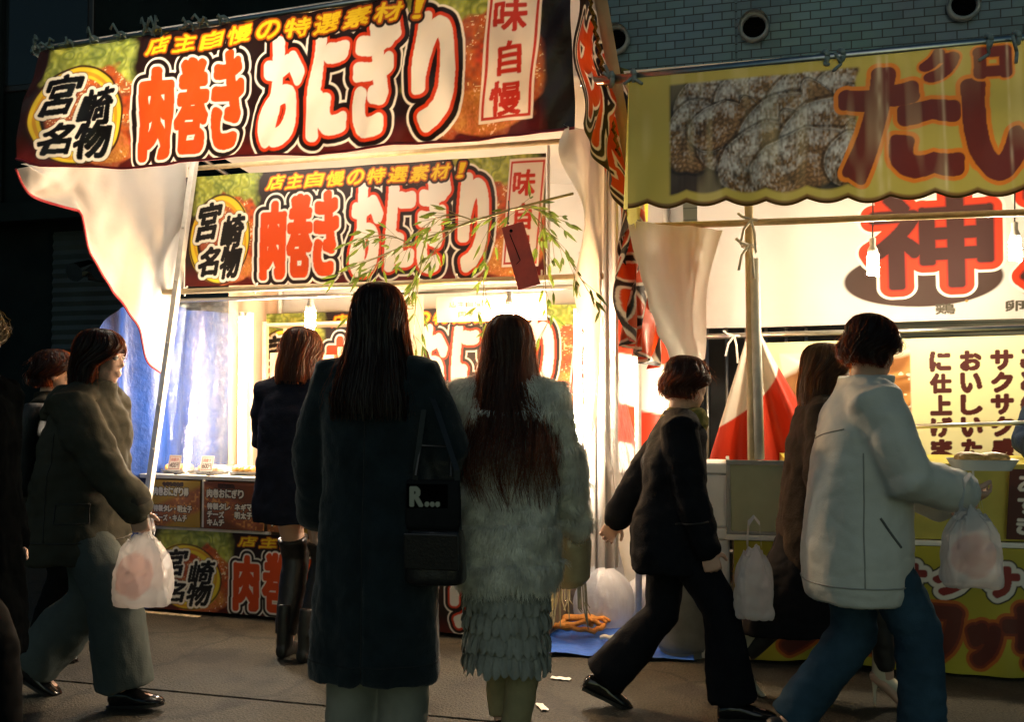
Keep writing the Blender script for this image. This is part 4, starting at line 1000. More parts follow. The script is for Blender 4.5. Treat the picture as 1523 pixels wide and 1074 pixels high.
bb_.add('stem', stems, mat('bamboo_stem', (.22, .20, .06), .5, .2, 30)); bb_.add('leaf_sprays', leaves, mat('bamboo_leaf', (.10, .15, .022), .45, .5, 14, trans=.5))
tg = Thing('hanging_tag', 'dark red wooden tag dangling aslant among the bamboo leaves', 'tag', S1, (2.5, .58, 1.75))
mb = MB(); mb.box(-.052, .052, -.004, .004, -.15, .15); mb.xf(Matrix.Translation(F(2.52, .58, 1.88)) @ Matrix.Rotation(R_(-16), 4, 'Y') @ Matrix.Rotation(R_(12), 4, 'Z'))
tg.add('plaque', mb, mat('red_lacquer', (.40, .035, .014), .4, .25, 12, .15, 50), bevel=.002)
mb = MB(); mb.tube([F(2.455, .575, 2.035), F(2.46, .57, 2.10), F(2.45, .55, 2.14)], .003, 5); mb.ell(F(2.462, .59, 2.03), (.006, .006, .006)); tg.add('string', mb, M['black_plastic'])
mb = MB(); mb.tube([F(2.47, .588, 1.98), F(2.52, .588, 1.86), F(2.50, .589, 1.84)], .002, 4); mb.ell(F(2.476, .588, 1.995), (.008, .003, .008)); tg.add('ink_mark', mb, M['dark_hole'])
# ------------------------------------------------------------------ people
m_skin = mat('skin', (.52, .32, .23), .5, .06, 20, .1, 120)
m_eye = mat('eye_white', (.7, .68, .64), .2, .03); m_iris = mat('iris', (.02, .012, .008), .15, .1); m_lip = mat('lip', (.42, .14, .12), .4, .1)

def ik(a, b, l1, l2, hint):
    a, b, hint = Vector(a), Vector(b), Vector(hint); d = b-a; L = min(d.length, (l1+l2)*.998); d = d.normalized()
    x = (l1*l1-l2*l2+L*L)/(2*L); h = math.sqrt(max(l1*l1-x*x, 0)); hp = (hint-d*hint.dot(d)).normalized()
    return a+d*x+hp*h, a+d*L

def hand(mb, wr, d, palm, curl=.5, thumb=1, k=1):
    """palm, four unequal fingers and a thumb; palm = the way the palm faces; thumb = side"""
    wr = Vector(wr); d = Vector(d).normalized(); n = Vector(palm); n = (n-d*n.dot(d)).normalized(); s = d.cross(n)*thumb
    mb.tube([wr-d*.02*k, wr+d*.03*k, wr+d*.085*k], [(.022*k, .018*k), (.036*k, .016*k), (.040*k, .013*k)], 14, ref=n, round_cap=True) if False else None
    rings = []
    for q, a, b in ((-.03, .022, .019), (.0, .024, .018), (.03, .034, .017), (.065, .041, .015), (.09, .040, .012), (.098, .03, .006)):
        c = wr+d*q*k; rings.append([c+s*(a*k*math.cos(t))+n*(b*k*math.sin(t)) for t in [2*math.pi*i/16 for i in range(16)]])
    mb.loft(rings)
    for i, (L, off) in enumerate(((.068, .031), (.078, .0105), (.072, -.0105), (.056, -.031))):
        p = wr+d*(.088-.006*abs(off)/.03)*k+s*off*k; a = .18; pts = [p-d*.02*k, p]; rad = [.0085*k, .0085*k]; fd = (d+s*off*3.2).normalized()
        for j, f in enumerate((.45, .3, .25)):
            a += curl*(.75 if j == 0 else .9)+.04*i
            p = p+(fd*math.cos(a)+n*math.sin(a))*L*f*k; pts.append(p); rad.append((.0085-.0009*(j+1))*k)
        mb.tube(pts, rad, 10, round_cap=True)
    p = wr+d*.025*k+s*.028*k; t1 = p+(d*.55+s*.75+n*.35).normalized()*.042*k; t2 = t1+(d*.85+s*.2+n*(.3+curl*.5)).normalized()*.032*k
    mb.tube([wr+d*.015*k+s*.012*k, p, t1, t2], [.013*k, .0125*k, .0105*k, .008*k], 10, round_cap=True)

def H_seed(p): return int(p.th.root.location.x*10) % 17
class Person:
    def __init__(self, label, X, Y, rot, H, feet=None, lean=0, hands=None, head=(0, 0), elbows=None, group=None, curl=(.5, .5), palms=None, hand_dir=None, build=True, width=1.0, tip=0, pdrop=None, heels=0):
        self.heels = heels
        k = H/1.6; self.k = k
        self.th = Thing('person', label, 'person', Frame((X, Y), -rot), (0, 0, 0), group)
        V = lambda p: Vector(p)*k
        feet = feet or {'L': (-.085, 0, .075), 'R': (.085, 0, .075)}
        self.foot = {s: V(feet[s][:3]) for s in 'LR'}; self.pitch = {s: (feet[s][3] if len(feet[s]) > 3 else 0) for s in 'LR'}
        pz = .865
        for s, sx in (('L', -1), ('R', 1)):
            f = feet[s]; h2 = .80**2-f[1]**2-(f[0]-sx*.085)**2; pz = min(pz, f[2]+math.sqrt(max(h2, .1)))
        if pdrop: pz -= pdrop
        self.pz = pz*k; self.lean = lean
        self.p = V((0, 0, pz)); self.c = V((0, lean*.36, pz+.33)); self.nk = V((0, lean*.50+.0, pz+.485)); self.hc = V((0, lean*.62+.02, pz+.625))
        self.hip = {'L': V((-.085, 0, pz-.01)), 'R': V((.085, 0, pz-.01))}
        self.sh = {'L': V((-.165*width, lean*.44, pz+.43)), 'R': V((.165*width, lean*.44, pz+.43))}
        self.knee = {}; self.el = {}; self.wr = {}
        hands = hands or {}; elbows = elbows or {}
        for s, sx in (('L', -1), ('R', 1)):
            self.knee[s], self.foot[s] = ik(self.hip[s], self.foot[s], .405*k, .405*k, (sx*.08, 1, .1))
            hd = V(hands.get(s, (sx*.22, lean*.3+.04, pz-.07)))
            self.el[s], self.wr[s] = ik(self.sh[s], hd, .275*k, .245*k, elbows.get(s, (sx*.6, -1, -.1)))
        self.HM = Matrix.Rotation(R_(head[0]), 3, 'Z') @ Matrix.Rotation(R_(head[1]), 3, 'X')
        self.curl = curl; self.palms = palms or {}; self.hdir = hand_dir or {}
        self.body()
    def H(self, p): return self.hc+self.HM @ (Vector(p)*self.k)
    def spine(self, z):
        """point on the body axis at height z"""
        if z >= self.pz: f = (z-self.pz)/(self.nk.z-self.pz); return Vector((0, self.nk.y*f, z))
        mid = (self.foot['L']+self.foot['R'])/2; f = (self.pz-z)/self.pz; return Vector((mid.x*f*.5, mid.y*f*.5, z))
    def body(self):
        k = self.k; mb = MB(); H = self.H
        def e(c, r): mb.ell(H(c), [x*k for x in r], self.HM, 22, 14)
        e((0, -.008, .015), (.074, .092, .100)); e((0, .022, -.055), (.056, .064, .062)); e((0, .04, -.085), (.034, .04, .03))
        e((0, .058, -.02), (.05, .035, .05))
        mb.tube([H((0, .082, .022)), H((0, .091, .0)), H((0, .099, -.020))], [.007*k, .008*k, .0105*k], 10, round_cap=True)
        e((-.011, .088, -.024), (.008, .010, .007)); e((.011, .088, -.024), (.008, .010, .007))
        e((0, .086, -.056), (.022, .012, .007)); e((0, .084, -.067), (.018, .012, .007))
        e((-.031, .078, .026), (.020, .010, .006)); e((.031, .078, .026), (.020, .010, .006))
        for sx in (-1, 1): e((sx*.076, -.004, -.012), (.012, .022, .031))
        mb.tube([self.nk+Vector((0, -.01, -.05))*k, self.nk+Vector((0, 0, .03))*k, H((0, -.012, -.05))], [.055*k, .050*k, .052*k], 16)
        sp = self.spine
        mb.rings([(*sp(self.pz+z*k), a*k, b*k) for z, a, b in ((-.10, .10, .08), (-.03, .15, .10), (.05, .145, .10), (.15, .122, .088), (.27, .138, .098), (.36, .155, .10), (.42, .15, .085), (.46, .10, .065), (.49, .055, .055))], 28, 2.2)
        for s, sx in (('L', -1), ('R', 1)):
            mb.tube([self.hip[s], self.hip[s].lerp(self.knee[s], .5), self.knee[s], self.knee[s].lerp(self.foot[s], .3), self.foot[s]], [.078*k, .066*k, .050*k, .050*k, .034*k], 14, round_cap=True)
            inner = self.sh[s].lerp(self.nk, .45)
            mb.tube([inner, self.sh[s], self.sh[s].lerp(self.el[s], .5), self.el[s], self.el[s].lerp(self.wr[s], .3), self.wr[s]], [.05*k, .05*k, .043*k, .036*k, .035*k, .024*k], 14, round_cap=True)
            f = self.foot[s]; a = R_(self.pitch[s]); a += R_(40)*self.heels; fd = Vector((sx*.12, math.cos(a), -math.sin(a))).normalized(); up = Vector((0, math.sin(a), math.cos(a)))
            mb.tube([f-up*.03*k-fd*.03*k, f-up*.035*k+fd*.05*k, f-up*.05*k+fd*.13*k], [(.03*k, .03*k), (.034*k, .026*k), (.03*k, .016*k)], 12, round_cap=True)
            d = Vector(self.hdir.get(s, self.wr[s]-self.el[s])).normalized()
            pl = Vector(self.palms.get(s, (-sx, 0, 0)))
            n = (pl-d*pl.dot(d)).normalized(); side = d.cross(n)
            fw = Vector((0, 1, .3)); th = 1 if side.dot(fw) > 0 else -1
            hand(mb, self.wr[s], d, pl, self.curl[0 if s == 'L' else 1], th, k)
        b = self.th.add('body', remesh(mb, .0062*k, 3, .5), m_skin, smooth=True)
        for sx in (-1, 1):
            q = MB(); q.ell(H((sx*.031, .079, .010)), (.0125*k,)*3, nu=12, nv=8); ey = self.th.add('eye', q, m_eye, smooth=True)
            q = MB(); q.ell(H((sx*.031, .0895, .010)), (.005*k, .003*k, .005*k), self.HM, 10, 6); self.th.add('iris', q, m_iris, smooth=True, parent=ey)
    def garment(self, name, m, hem, prof, sleeve=None, neck=.46, collar=None, voxel=.0095, fold=None, crease=.0038, legs=False, flare=0, label=None, shoulder=None):
        """prof: [(height above pelvis, half width, half depth[, y shift])] from the hem up"""
        k = self.k; mb = MB(); sp = self.spine
        rg = []
        for q in prof:
            c = sp(self.pz+q[0]*k); rg.append((c.x, c.y+(q[3]*k if len(q) > 3 else 0), c.z, q[1]*k, q[2]*k))
        mb.rings(rg, 40, 2.25)
        if sleeve:
            for s, sx in (('L', -1), ('R', 1)):
                r = sleeve[s] if isinstance(sleeve, dict) else sleeve
                inner = self.sh[s].lerp(self.nk, .5)+Vector((0, 0, -.02))*k
                S, E_, W = self.sh[s], self.el[s], self.wr[s]
                mb.tube([inner, S, S.lerp(E_, .5), E_, E_.lerp(W, .5), E_.lerp(W, r[3] if len(r) > 3 else .97)], [r[0]*k*.95, r[0]*k, (r[0]*.55+r[1]*.45)*k, r[1]*k, (r[1]*.5+r[2]*.5)*k, r[2]*k], 18, round_cap=True)
        if collar:
            c0 = sp(self.pz+collar[0]*k); mb.rings([(c0.x, c0.y, c0.z-.03*k, .085*k, .08*k), (c0.x, c0.y+.005*k, c0.z+collar[1]*k*.5, collar[2]*k, collar[2]*k), (c0.x, c0.y+.01*k, c0.z+collar[1]*k, collar[2]*k*.98, collar[2]*k)], 24)
        me = remesh(mb, voxel*k, 3, .5)
        if fold: wrinkle(me, fold)
        sd_ = len(name)+H_seed(self)
        wrinkle(me, lambda q: -crease*(1-abs(nz(q, 6.5, 6.5, 10, sd_)))**7-crease*.6*(1-abs(nz(q, 15, 15, 21, sd_+3)))**6)
        return self.th.add(name, me, m, smooth=True, label=label)
    def seam(self, o, pts, m, r=.0022, name='seam', n=40):
        """a raised seam laid on a garment: pts are (angle round the body, height), 0 = front, 90 = right side"""
        from mathutils.bvhtree import BVHTree
        bm_ = BVHTree.FromPolygons([v.co for v in o.data.vertices], [p.vertices[:] for p in o.data.polygons]); P_ = []
        A = np.array(pts, float); tt = np.linspace(0, len(pts)-1, n)
        for q in tt:
            a = R_(float(np.interp(q, range(len(pts)), A[:, 0]))); z = float(np.interp(q, range(len(pts)), A[:, 1]))*self.k
            c = self.spine(z); d = Vector((math.sin(a), math.cos(a), 0)); h = bm_.ray_cast(c+d*.9, -d)
            if h[0] is not None: P_.append(h[0]+d*r*.4)
        if len(P_) > 3:
            mb = MB(); mb.tube(P_, r, 6); self.th.add(name, mb, m, smooth=True, parent=o)
    def cuffs(self, m, r=.072, f=.95):
        for q in 'LR':
            d = (self.wr[q]-self.el[q]).normalized(); c = self.el[q].lerp(self.wr[q], f); k = self.k; mb = MB()
            mb.tube([c-d*.028*k, c-d*.02*k, c+d*.016*k, c+d*.022*k], [(r-.006)*k, r*k, r*k*.97, (r-.01)*k], 22, cap=False); mb.tube([c+d*.022*k, c-d*.02*k], [(r-.01)*k, (r-.02)*k], 22, cap=False)
            self.th.add('cuff', mb, m, smooth=True)
    def trousers(self, name, m, rt, rk, ra, top=.02, fold=None, voxel=.011, end=.985):
        k = self.k; mb = MB(); c = self.spine(self.pz)
        mb.rings([(c.x, c.y, self.pz+z*k, a*k, b*k) for z, a, b in ((-.12, .12, .095), (-.06, .168, .115), (.02, .168, .115), (.10, .15, .105), (.14, .14, .1))], 30, 2.2)
        for s in 'LR':
            A, K, Z = self.hip[s]+Vector((0, 0, .02)), self.knee[s], self.foot[s]
            mb.tube([A, A.lerp(K, .4), K, K.lerp(Z, .5), K.lerp(Z, end)], [rt*k, (rt*.6+rk*.4)*k, rk*k, (rk*.5+ra*.5)*k, ra*k], 20)
        me = remesh(mb, voxel*k, 3, .5)
        wrinkle(me, fold or (lambda q: .007*nz(q, 12, 12, 6, 3)+.004*nz(q, 22, 22, 34, 5)))
        return self.th.add(name, me, m, smooth=True)
    def shoe(self, s, m, kind='loafer'):
        k = self.k; f = self.foot[s]; a = R_(self.pitch[s]); sx = -1 if s == 'L' else 1
        M_ = Matrix.Translation(f) @ Matrix.Rotation(R_(-6*sx), 4, 'Z') @ Matrix.Rotation(-a, 4, 'X')
        mb = MB()
        if kind == 'heel':
            prof = [(-.052, -.005, .020, .018, .03), (-.035, -.005, .034, .034, .03), (.0, -.015, .034, .036, .02), (.05, -.052, .038, .032, 0), (.10, -.100, .043, .024, 0), (.15, -.122, .032, .012, 0), (.185, -.126, .008, .005, 0)]
            for_r = [[(x*.92*math.cos(t)*1, y, z+b*math.sin(t)) for t in [2*math.pi*i/18 for i in range(18)]] for y, z, x, b, _ in prof]
            mb.loft(for_r); mb.tube([(0, -.045, -.005), (0, -.050, -.07), (0, -.048, -.135)], [.018, .009, .006], 10)
            mb.tube([(0, -.02, 0), (0, -.015, .07), (0, -.01, .13)], [(.036, .042), (.04, .044), (.048, .05)], 16)
        else:
            prof = [(-.072, -.045, .018, .022), (-.062, -.040, .031, .034), (-.02, -.035, .036, .045), (.03, -.038, .037, .044), (.075, -.048, .044, .032), (.12, -.055, .046, .024), (.155, -.060, .038, .018), (.178, -.064, .016, .009)]
            mb.loft([[(x*math.cos(t), y, max(-.073, z+b*math.sin(t))) for t in [2*math.pi*i/20 for i in range(20)]] for y, z, x, b in prof])
            if kind == 'boot': mb.tube([(0, -.02, -.02), (0, -.022, .06), (0, -.02, .13), (0, -.015, .18)], [(.04, .046), (.038, .042), (.036, .04), (.034, .038)], 20)
        mb.xf(Matrix.Diagonal((k, k, k, 1))); mb.xf(M_)
        o = self.th.add('shoe' if kind != 'boot' else 'boot', remesh(mb, .006*k, 2), m, smooth=True)
        if kind == 'loafer':
            q = MB()
            q.loft([[(x*1.05*math.cos(t), y, -.076+ (.012 if j else 0)) for t in [2*math.pi*i/20 for i in range(20)]] for j in (0, 1) for y, x in ((0, 0),)][:0] or [[(x_*1.03, y_, z_) for x_, y_ in [(-.03, -.07), (.03, -.07), (.038, -.02), (.038, .03), (.046, .08), (.046, .12), (.03, .165), (0, .18), (-.03, .165), (-.046, .12), (-.046, .08), (-.038, .03), (-.038, -.02)]] for z_ in (-.078, -.064)])
            q.box(-.03, .03, -.068, -.01, -.088+.012, -.07)
            q.xf(Matrix.Diagonal((k, k, k, 1))); q.xf(M_); self.th.add('sole', q, M['black_plastic'], parent=o)
        return o
    def hair(self, m, rings, n=900, seed=1, wave=.0, gap=62, top_gap=.06, wid=.0028, jit=.05, shell=True, spread=.0, endj=.05, nseg=18, fly=0, mess=0, shell_end=.95):
        """rings in head axes, crown to tips: (z, rx, ry, y)"""
        rr = random.Random(seed); k = self.k; R = np.array(rings, float)
        d = np.r_[0, np.cumsum(np.sqrt(np.diff(R[:, 0])**2+np.diff(R[:, 1])**2))]; L = d[-1]
        def at(tau, ph, grow=1.0):
            q = [np.interp(tau*L, d, R[:, i]) for i in range(4)]; z = q[0]
            g = R_(gap)*min(1, max(0, (top_gap-z)/.09))
            pe = math.copysign(g+abs(ph)*(math.pi-g)/math.pi, ph)
            return Vector((q[1]*grow*math.sin(pe), q[3]+q[2]*grow*math.cos(pe), z)), pe
        me_ = MB()
        if shell:
            NU, NV = 72, 40
            vs = [self.H(at(j/NV*shell_end, -math.pi+1e-3+(2*math.pi-2e-3)*i/NU, .945+.05*mnoise.noise(Vector((i*.55, j*.10, seed))))[0]) for j in range(NV+1) for i in range(NU+1)]
            w_ = NU+1; me_.add(vs, [(j*w_+i, j*w_+i+1, (j+1)*w_+i+1, (j+1)*w_+i) for j in range(NV) for i in range(NU) if not (j > 8 and i in ())])
        tone = []
        for s in range(n):
            ph = rr.uniform(-math.pi, math.pi); lo = rr.random()**2*.35 if (s % 3 == 0 or mess) else 0; hi = 1-rr.random()*endj; g0 = rr.uniform(.95, 1.06); f1, f2 = rr.uniform(0, 6.28), rr.uniform(0, 6.28)
            clump = mnoise.noise(Vector((ph*3.2, seed, 0))); tw = rr.uniform(-1, 1)*jit; pts = []; wd = []; dr = []; lift = mess*max(0, rr.gauss(.35, .5)); tang = rr.gauss(0, .55); ctw, stw = math.cos(tang), math.sin(tang); tone.append((len(me_.v), rr.lognormvariate(-.1, .6)))
            flyaway = rr.random() < fly
            for j in range(nseg+1):
                q = j/nseg; tau = lo+(hi-lo)*q
                p, pe = at(tau, ph+tw*q*1.2, g0+.02*clump*q+(.14*rr.random()*q if flyaway else 0)+lift*q*q)
                amp = wave*max(0, tau-.25)
                p = p+Vector((math.sin(tau*13+f1*.25+clump*4), math.cos(tau*11+f2*.25+clump*3), 0))*amp+Vector((rr.gauss(0, .0012), rr.gauss(0, .0012), 0))
                if flyaway: p = p+Vector((math.sin(f1), math.cos(f1), .3))*.035*q*q
                pts.append(self.H(p)); wd.append(wid*k*(1-.75*q)*(.6 if flyaway else 1)); dr.append(self.HM @ (Vector((math.cos(pe), -math.sin(pe), 0))*ctw+Vector((math.sin(pe), math.cos(pe), 0))*stw))
            me_.strip(pts, wd, dr)
        me = me_.mesh('hair'); tn = np.full(len(me_.v), .6)
        for i, (a0, tv) in enumerate(tone): tn[a0:(tone[i+1][0] if i+1 < len(tone) else None)] = min(tv, 3.0)
        at_ = me.color_attributes.new('tone', 'FLOAT_COLOR', 'POINT'); at_.data.foreach_set('color', np.stack([tn, tn, tn, np.ones_like(tn)], -1).ravel())
        return self.th.add('hair', me, m, smooth=True)

def mat_hair(name, col, glow=(.5, .10, .02), tr=.3):
    m, t, p, out = new_mat(name)
    n = noise_node(t, 60, 3, .6, (1, 1, .08)); rp = t.nodes.new('ShaderNodeValToRGB')
    rp.color_ramp.elements[0].position = .3; rp.color_ramp.elements[1].position = .75
    rp.color_ramp.elements[0].color = (*[c*.5 for c in col], 1); rp.color_ramp.elements[1].color = (*[c*1.6 for c in col], 1)
    at = t.nodes.new('ShaderNodeAttribute'); at.attribute_name = 'tone'; mt_ = t.nodes.new('ShaderNodeMix'); mt_.data_type = 'RGBA'; mt_.blend_type = 'MULTIPLY'; mt_.inputs[0].default_value = 1
    t.links.new(n.outputs['Fac'], rp.inputs[0]); t.links.new(rp.outputs[0], mt_.inputs[6]); t.links.new(at.outputs['Color'], mt_.inputs[7]); t.links.new(mt_.outputs[2], p.inputs['Base Color'])
    p.inputs['Roughness'].default_value = .42; p.inputs['Specular IOR Level'].default_value = .3
    tl = t.nodes.new('ShaderNodeBsdfTranslucent'); tl.inputs[0].default_value = (*glow, 1)
    mx = t.nodes.new('ShaderNodeMixShader'); mx.inputs[0].default_value = tr
    t.links.new(p.outputs[0], mx.inputs[1]); t.links.new(tl.outputs[0], mx.inputs[2]); t.links.new(mx.outputs[0], out.inputs['Surface'])
    return m
h_dark = mat_hair('hair_black', (.010, .008, .007), (.5, .12, .03), .35); h_brown = mat_hair('hair_brown', (.036, .019, .012), (.62, .17, .05), .4)
h_light = mat_hair('hair_light_brown', (.085, .042, .018), (.6, .2, .05), .3)
LONG = [(.132, .004, .006, -.01), (.128, .035, .045, -.01), (.112, .062, .078, -.01), (.085, .08, .098, -.009), (.045, .091, .108, -.008), (0, .097, .110, -.010), (-.06, .102, .108, -.014), (-.13, .118, .108, -.028), (-.20, .135, .112, -.045), (-.27, .152, .112, -.062), (-.35, .150, .10, -.080)]
BOB = LONG[:7]+[(-.11, .100, .10, -.018), (-.17, .098, .096, -.02)]
SHORT = [(q[0]-.006, q[1]*.96, q[2]*.96, q[3]) for q in LONG[:6]]+[(-.04, .084, .092, -.016), (-.065, .074, .082, -.02), (-.085, .066, .074, -.022)]

def drape(seed, a=.012, b=.006):
    """vertical folds of hanging cloth that grow towards the hem, softer creases above"""
    def f(q):
        low = max(0, min(1, (1.0-q[2])/.7))
        return a*(.25+low)*nz(q, 11, 11, 1.2, seed)+b*nz(q, 16, 16, 11, seed+2)+b*.5*nz(q, 34, 34, 28, seed+4)
    return f

# --- 1: woman in the long black coat
P = Person('person seen from behind in a long black coat, with a black shoulder bag', -.475, 3.50, -8, 1.63, feet={'L': (-.095, 0, .075), 'R': (.085, .02, .075)}, head=(6, 0), hands={'L': (-.25, .10, .80), 'R': (.19, .20, .88)}, elbows={'L': (-1, -.35, 0), 'R': (.6, -.8, 0)}, width=.95)
m_coat = mat('black_wool', (.010, .017, .021), .9, .3, 12, .4, 220, sheen=.25)
P.trousers('trousers', mat('grey_trousers', (.22, .22, .18), .85, .15, 8, .2, 200), .085, .082, .085)
for s in 'LR': P.shoe(s, mat('black_leather', (.012, .012, .013), .22, .2), 'loafer')
g_ = P.garment('coat', m_coat, 0, [(-.60, .228, .155), (-.55, .228, .155), (-.40, .222, .152), (-.2, .208, .147), (-.05, .198, .14), (.08, .188, .13), (.2, .19, .13), (.32, .205, .132), (.40, .20, .12), (.45, .155, .098), (.485, .09, .08), (.50, .07, .07)],
          (.080, .076, .068, .98), collar=(.47, .05, .085), fold=lambda q: drape(3, .013, .006)(q)-(.012 if q[2] < .62 else .004)*math.exp(-((q[0]+.015)/.007)**2)*(q[1] < 0))
# back vent of the coat
sm_ = mat('coat_seam', (.004, .007, .009), .7, .1)
P.seam(g_, [(183, 1.16), (184, .72), (184, .30)], sm_, .0022, 'back_seam'); P.seam(g_, [(i*20, .335) for i in range(19)], sm_, .002, 'hem_stitch', 90); P.seam(g_, [(120, 1.24), (150, 1.20), (180, 1.19), (210, 1.20), (240, 1.24)], sm_, .002, 'yoke_seam')
P.hair(h_dark, LONG, 1500, 2, .006, 60, endj=.10, fly=.04)
bag = Thing('shoulder_bag', 'black leather shoulder bag hanging at the right side of the long black coat', 'bag', Frame((-.255, 3.36), 12), (0, 0, .62))
m_lea = mat('bag_leather', (.014, .013, .013), .3, .2, 30, .15, 120)
mb = MB(); mb.rings([(0, 0, .62, .095, .05), (0, 0, .635, .102, .056), (0, 0, .70, .10, .056), (0, 0, .77, .095, .048), (0, 0, .80, .09, .04)], 32, 4); me = remesh(mb, .008, 2); bag.add('bag_body', wrinkle(me, lambda q: .003*nz(q, 18, 18, 18, 2)), m_lea, smooth=True)
mb = MB(); mb.obox((0, -.060, .735), (.093, 0, 0), (0, .006, .0), (0, -.004, .06)); bag.add('flap', mb, m_lea, bevel=.004)
mb = MB()
for dx in (-.08, .08): mb.strip([Vector((dx, 0, .79)), Vector((dx*.9, .0, 1.0)), Vector((dx*.3-.03, .03, 1.2)), Vector((-.06, .06, 1.31))], [.010]*4, Vector((.8, .6, 0)).normalized())
bag.add('strap', mb, m_lea)
tb = Thing('tote_bag', 'black cloth tote with pale letters pressed against the long black coat', 'bag', Frame((-.265, 3.36), 8), (0, 0, .78))
mb = MB(); mb.rings([(0, .0, .80, .088, .02), (0, 0, .82, .094, .026), (0, 0, .90, .094, .026), (0, 0, .965, .09, .02)], 28, 4); tb.add('bag_body', mb, mat('tote_cloth', (.012, .013, .014), .9, .2, 20), smooth=True)
tc_ = Canvas(.14, .08, 620, (4, 4, 5)); tc_.text([('R', .10, .15, .38, .9), ('.', .47, .78, .53, .9), ('.', .60, .78, .66, .9), ('.', .73, .78, .79, .9)], [(0, (150, 152, 140))], .004)
tb.add('printed_letters', tc_.cloth('t', lambda u, v: (-.085+.14*u, .0275+0*u, .955-.08*v)), mat_print('print_matt', .0, .95, .02))
mb = MB(); mb.tube([(-.06, 0, .98), (-.05, .03, 1.08), (.05, .03, 1.08), (.06, 0, .98)], .006, 6); tb.add('handle', mb, m_lea)

# --- 2: woman in the fur coat
P = Person('person in a shaggy grey fur coat with very long wavy brown hair', -.02, 3.62, -16, 1.53, feet={'L': (-.03, .05, .075), 'R': (.05, -.06, .075)}, head=(26, 4), hands={'L': (-.22, .18, .92), 'R': (.215, .20, .80)}, elbows={'R': (.9, -.45, .0), 'L': (-1, -.3, 0)}, palms={'R': (0, 1, 0)}, curl=(.7, .9), width=1.0)
m_kh = mat('khaki_trousers', (.26, .225, .12), .85, .15, 8, .2, 200)
P.trousers('trousers', m_kh, .088, .066, .055)
for s in 'LR': P.shoe(s, mat('black_leather', (.012, .012, .013), .22, .2), 'loafer')
m_ruf = mat('ruffle_cloth', (.26, .27, .24), .85, .15, 14, .5, 60)
fs = P.garment('ruffled_skirt', m_ruf, 0, [(-.54, .138, .115), (-.50, .142, .118), (-.36, .150, .12), (-.2, .16, .125), (-.05, .162, .12), (.05, .15, .11)], fold=lambda q: .010*abs(nz(q, 26, 26, 9, 4))+.012*((q[2]*9) % 1)*(q[2] < .8)-.004)
mb = MB(); rr = random.Random(3); k = P.k
for row in range(4):
    z0 = P.pz-(.30+.075*row)*k
    for i in range(30):
        a = 2*math.pi*(i+.5*(row % 2))/30; c = Vector((.146*k*math.cos(a), .119*k*math.sin(a), z0)); out = Vector((math.cos(a), math.sin(a), 0)); tn = Vector((-math.sin(a), math.cos(a), 0))
        hw = .021*rr.uniform(.9, 1.2); Lp = .078*rr.uniform(.85, 1.15); g = []; ph_ = rr.uniform(0, 6.28)
        for jv in range(6):
            for iu in range(7):
                uu = (iu-3)/3; vv = jv/5; ll = Lp*(1-.45*uu*uu)*vv
                g.append(c+tn*hw*uu+out*(.004+.016*math.sin(vv*1.8)+.006*math.sin(uu*4+ph_)*vv)+Vector((0, 0, .012-ll)))
        mb.add(g, [(j_*7+i_, j_*7+i_+1, j_*7+i_+8, j_*7+i_+7) for j_ in range(5) for i_ in range(6)])
P.th.add('ruffle', mb, m_ruf, smooth=True, parent=fs)
m_fur = mat('grey_fur', (.76, .76, .68), .9, .30, 16, .5, 90, trans=.3)
fur = P.garment('fur_coat', m_fur, 0, [(-.27, .185, .145), (-.23, .192, .152), (-.10, .190, .150), (.05, .185, .145), (.18, .185, .142), (.30, .195, .142), (.39, .19, .13), (.445, .15, .10), (.48, .09, .08)],
                (.086, .078, .070, .93), collar=(.455, .04, .085), fold=lambda q: .012*nz(q, 9, 9, 9, 8)+.010*nz(q, 20, 20, 6, 2)+.014*(((q[2]+.02*nz(q, 6, 6, 2, 5))*7.5) % 1-.5))
def tufts(me, n, L, seed, wid=.0022):
    rr = random.Random(seed); me.calc_loop_triangles(); A = []; tot = 0
    for t in me.loop_triangles: tot += t.area; A.append(tot)
    import bisect
    mb = MB()
    for _ in range(n):
        t = me.loop_triangles[bisect.bisect_left(A, rr.random()*tot)]; a, b, c = (me.vertices[i].co for i in t.vertices)
        r1, r2 = rr.random(), rr.random()
        if r1+r2 > 1: r1, r2 = 1-r1, 1-r2
        p = a+(b-a)*r1+(c-a)*r2; nn = t.normal
        cl = Vector((mnoise.noise(p*16), mnoise.noise(p*16+Vector((5, 1, 2))), 0))
        dn = Vector((0, 0, -1))+cl*.9+Vector((rr.gauss(0, .22), rr.gauss(0, .22), rr.gauss(0, .2))); dn = (dn-nn*dn.dot(nn)*.85).normalized()
        l = L*rr.uniform(.5, 1.25); sd_ = dn.cross(nn).normalized() if dn.cross(nn).length > 1e-3 else Vector((1, 0, 0))
        mb.strip([p-nn*.002, p+dn*l*.35+nn*l*.26, p+dn*l*.72+nn*l*.30, p+dn*l+nn*l*.18], [wid, wid*1.1, wid*.8, wid*.2], sd_)
    return mb
P.th.add('fur_tuft', tufts(fur.data, 60000, .050, 5, .0010), m_fur, smooth=True, parent=fur)
VL = LONG[:6]+[(-.06, .104, .112, -.014), (-.14, .122, .120, -.038), (-.24, .150, .130, -.085), (-.36, .168, .13, -.125), (-.48, .165, .12, -.142), (-.60, .145, .10, -.145)]
P.hair(h_brown, VL, 2600, 9, .036, 58, endj=.62, fly=.12, jit=.26, nseg=30, shell_end=.42, wid=.0019)
hb = Thing('shoulder_bag', 'glossy beige handbag with a shiny fringe beside the fur coat', 'bag', Frame((.22, 3.84), 20), (0, 0, .50))
m_bg = mat('beige_patent', (.45, .36, .20), .15, .15, 16, .1, 60)
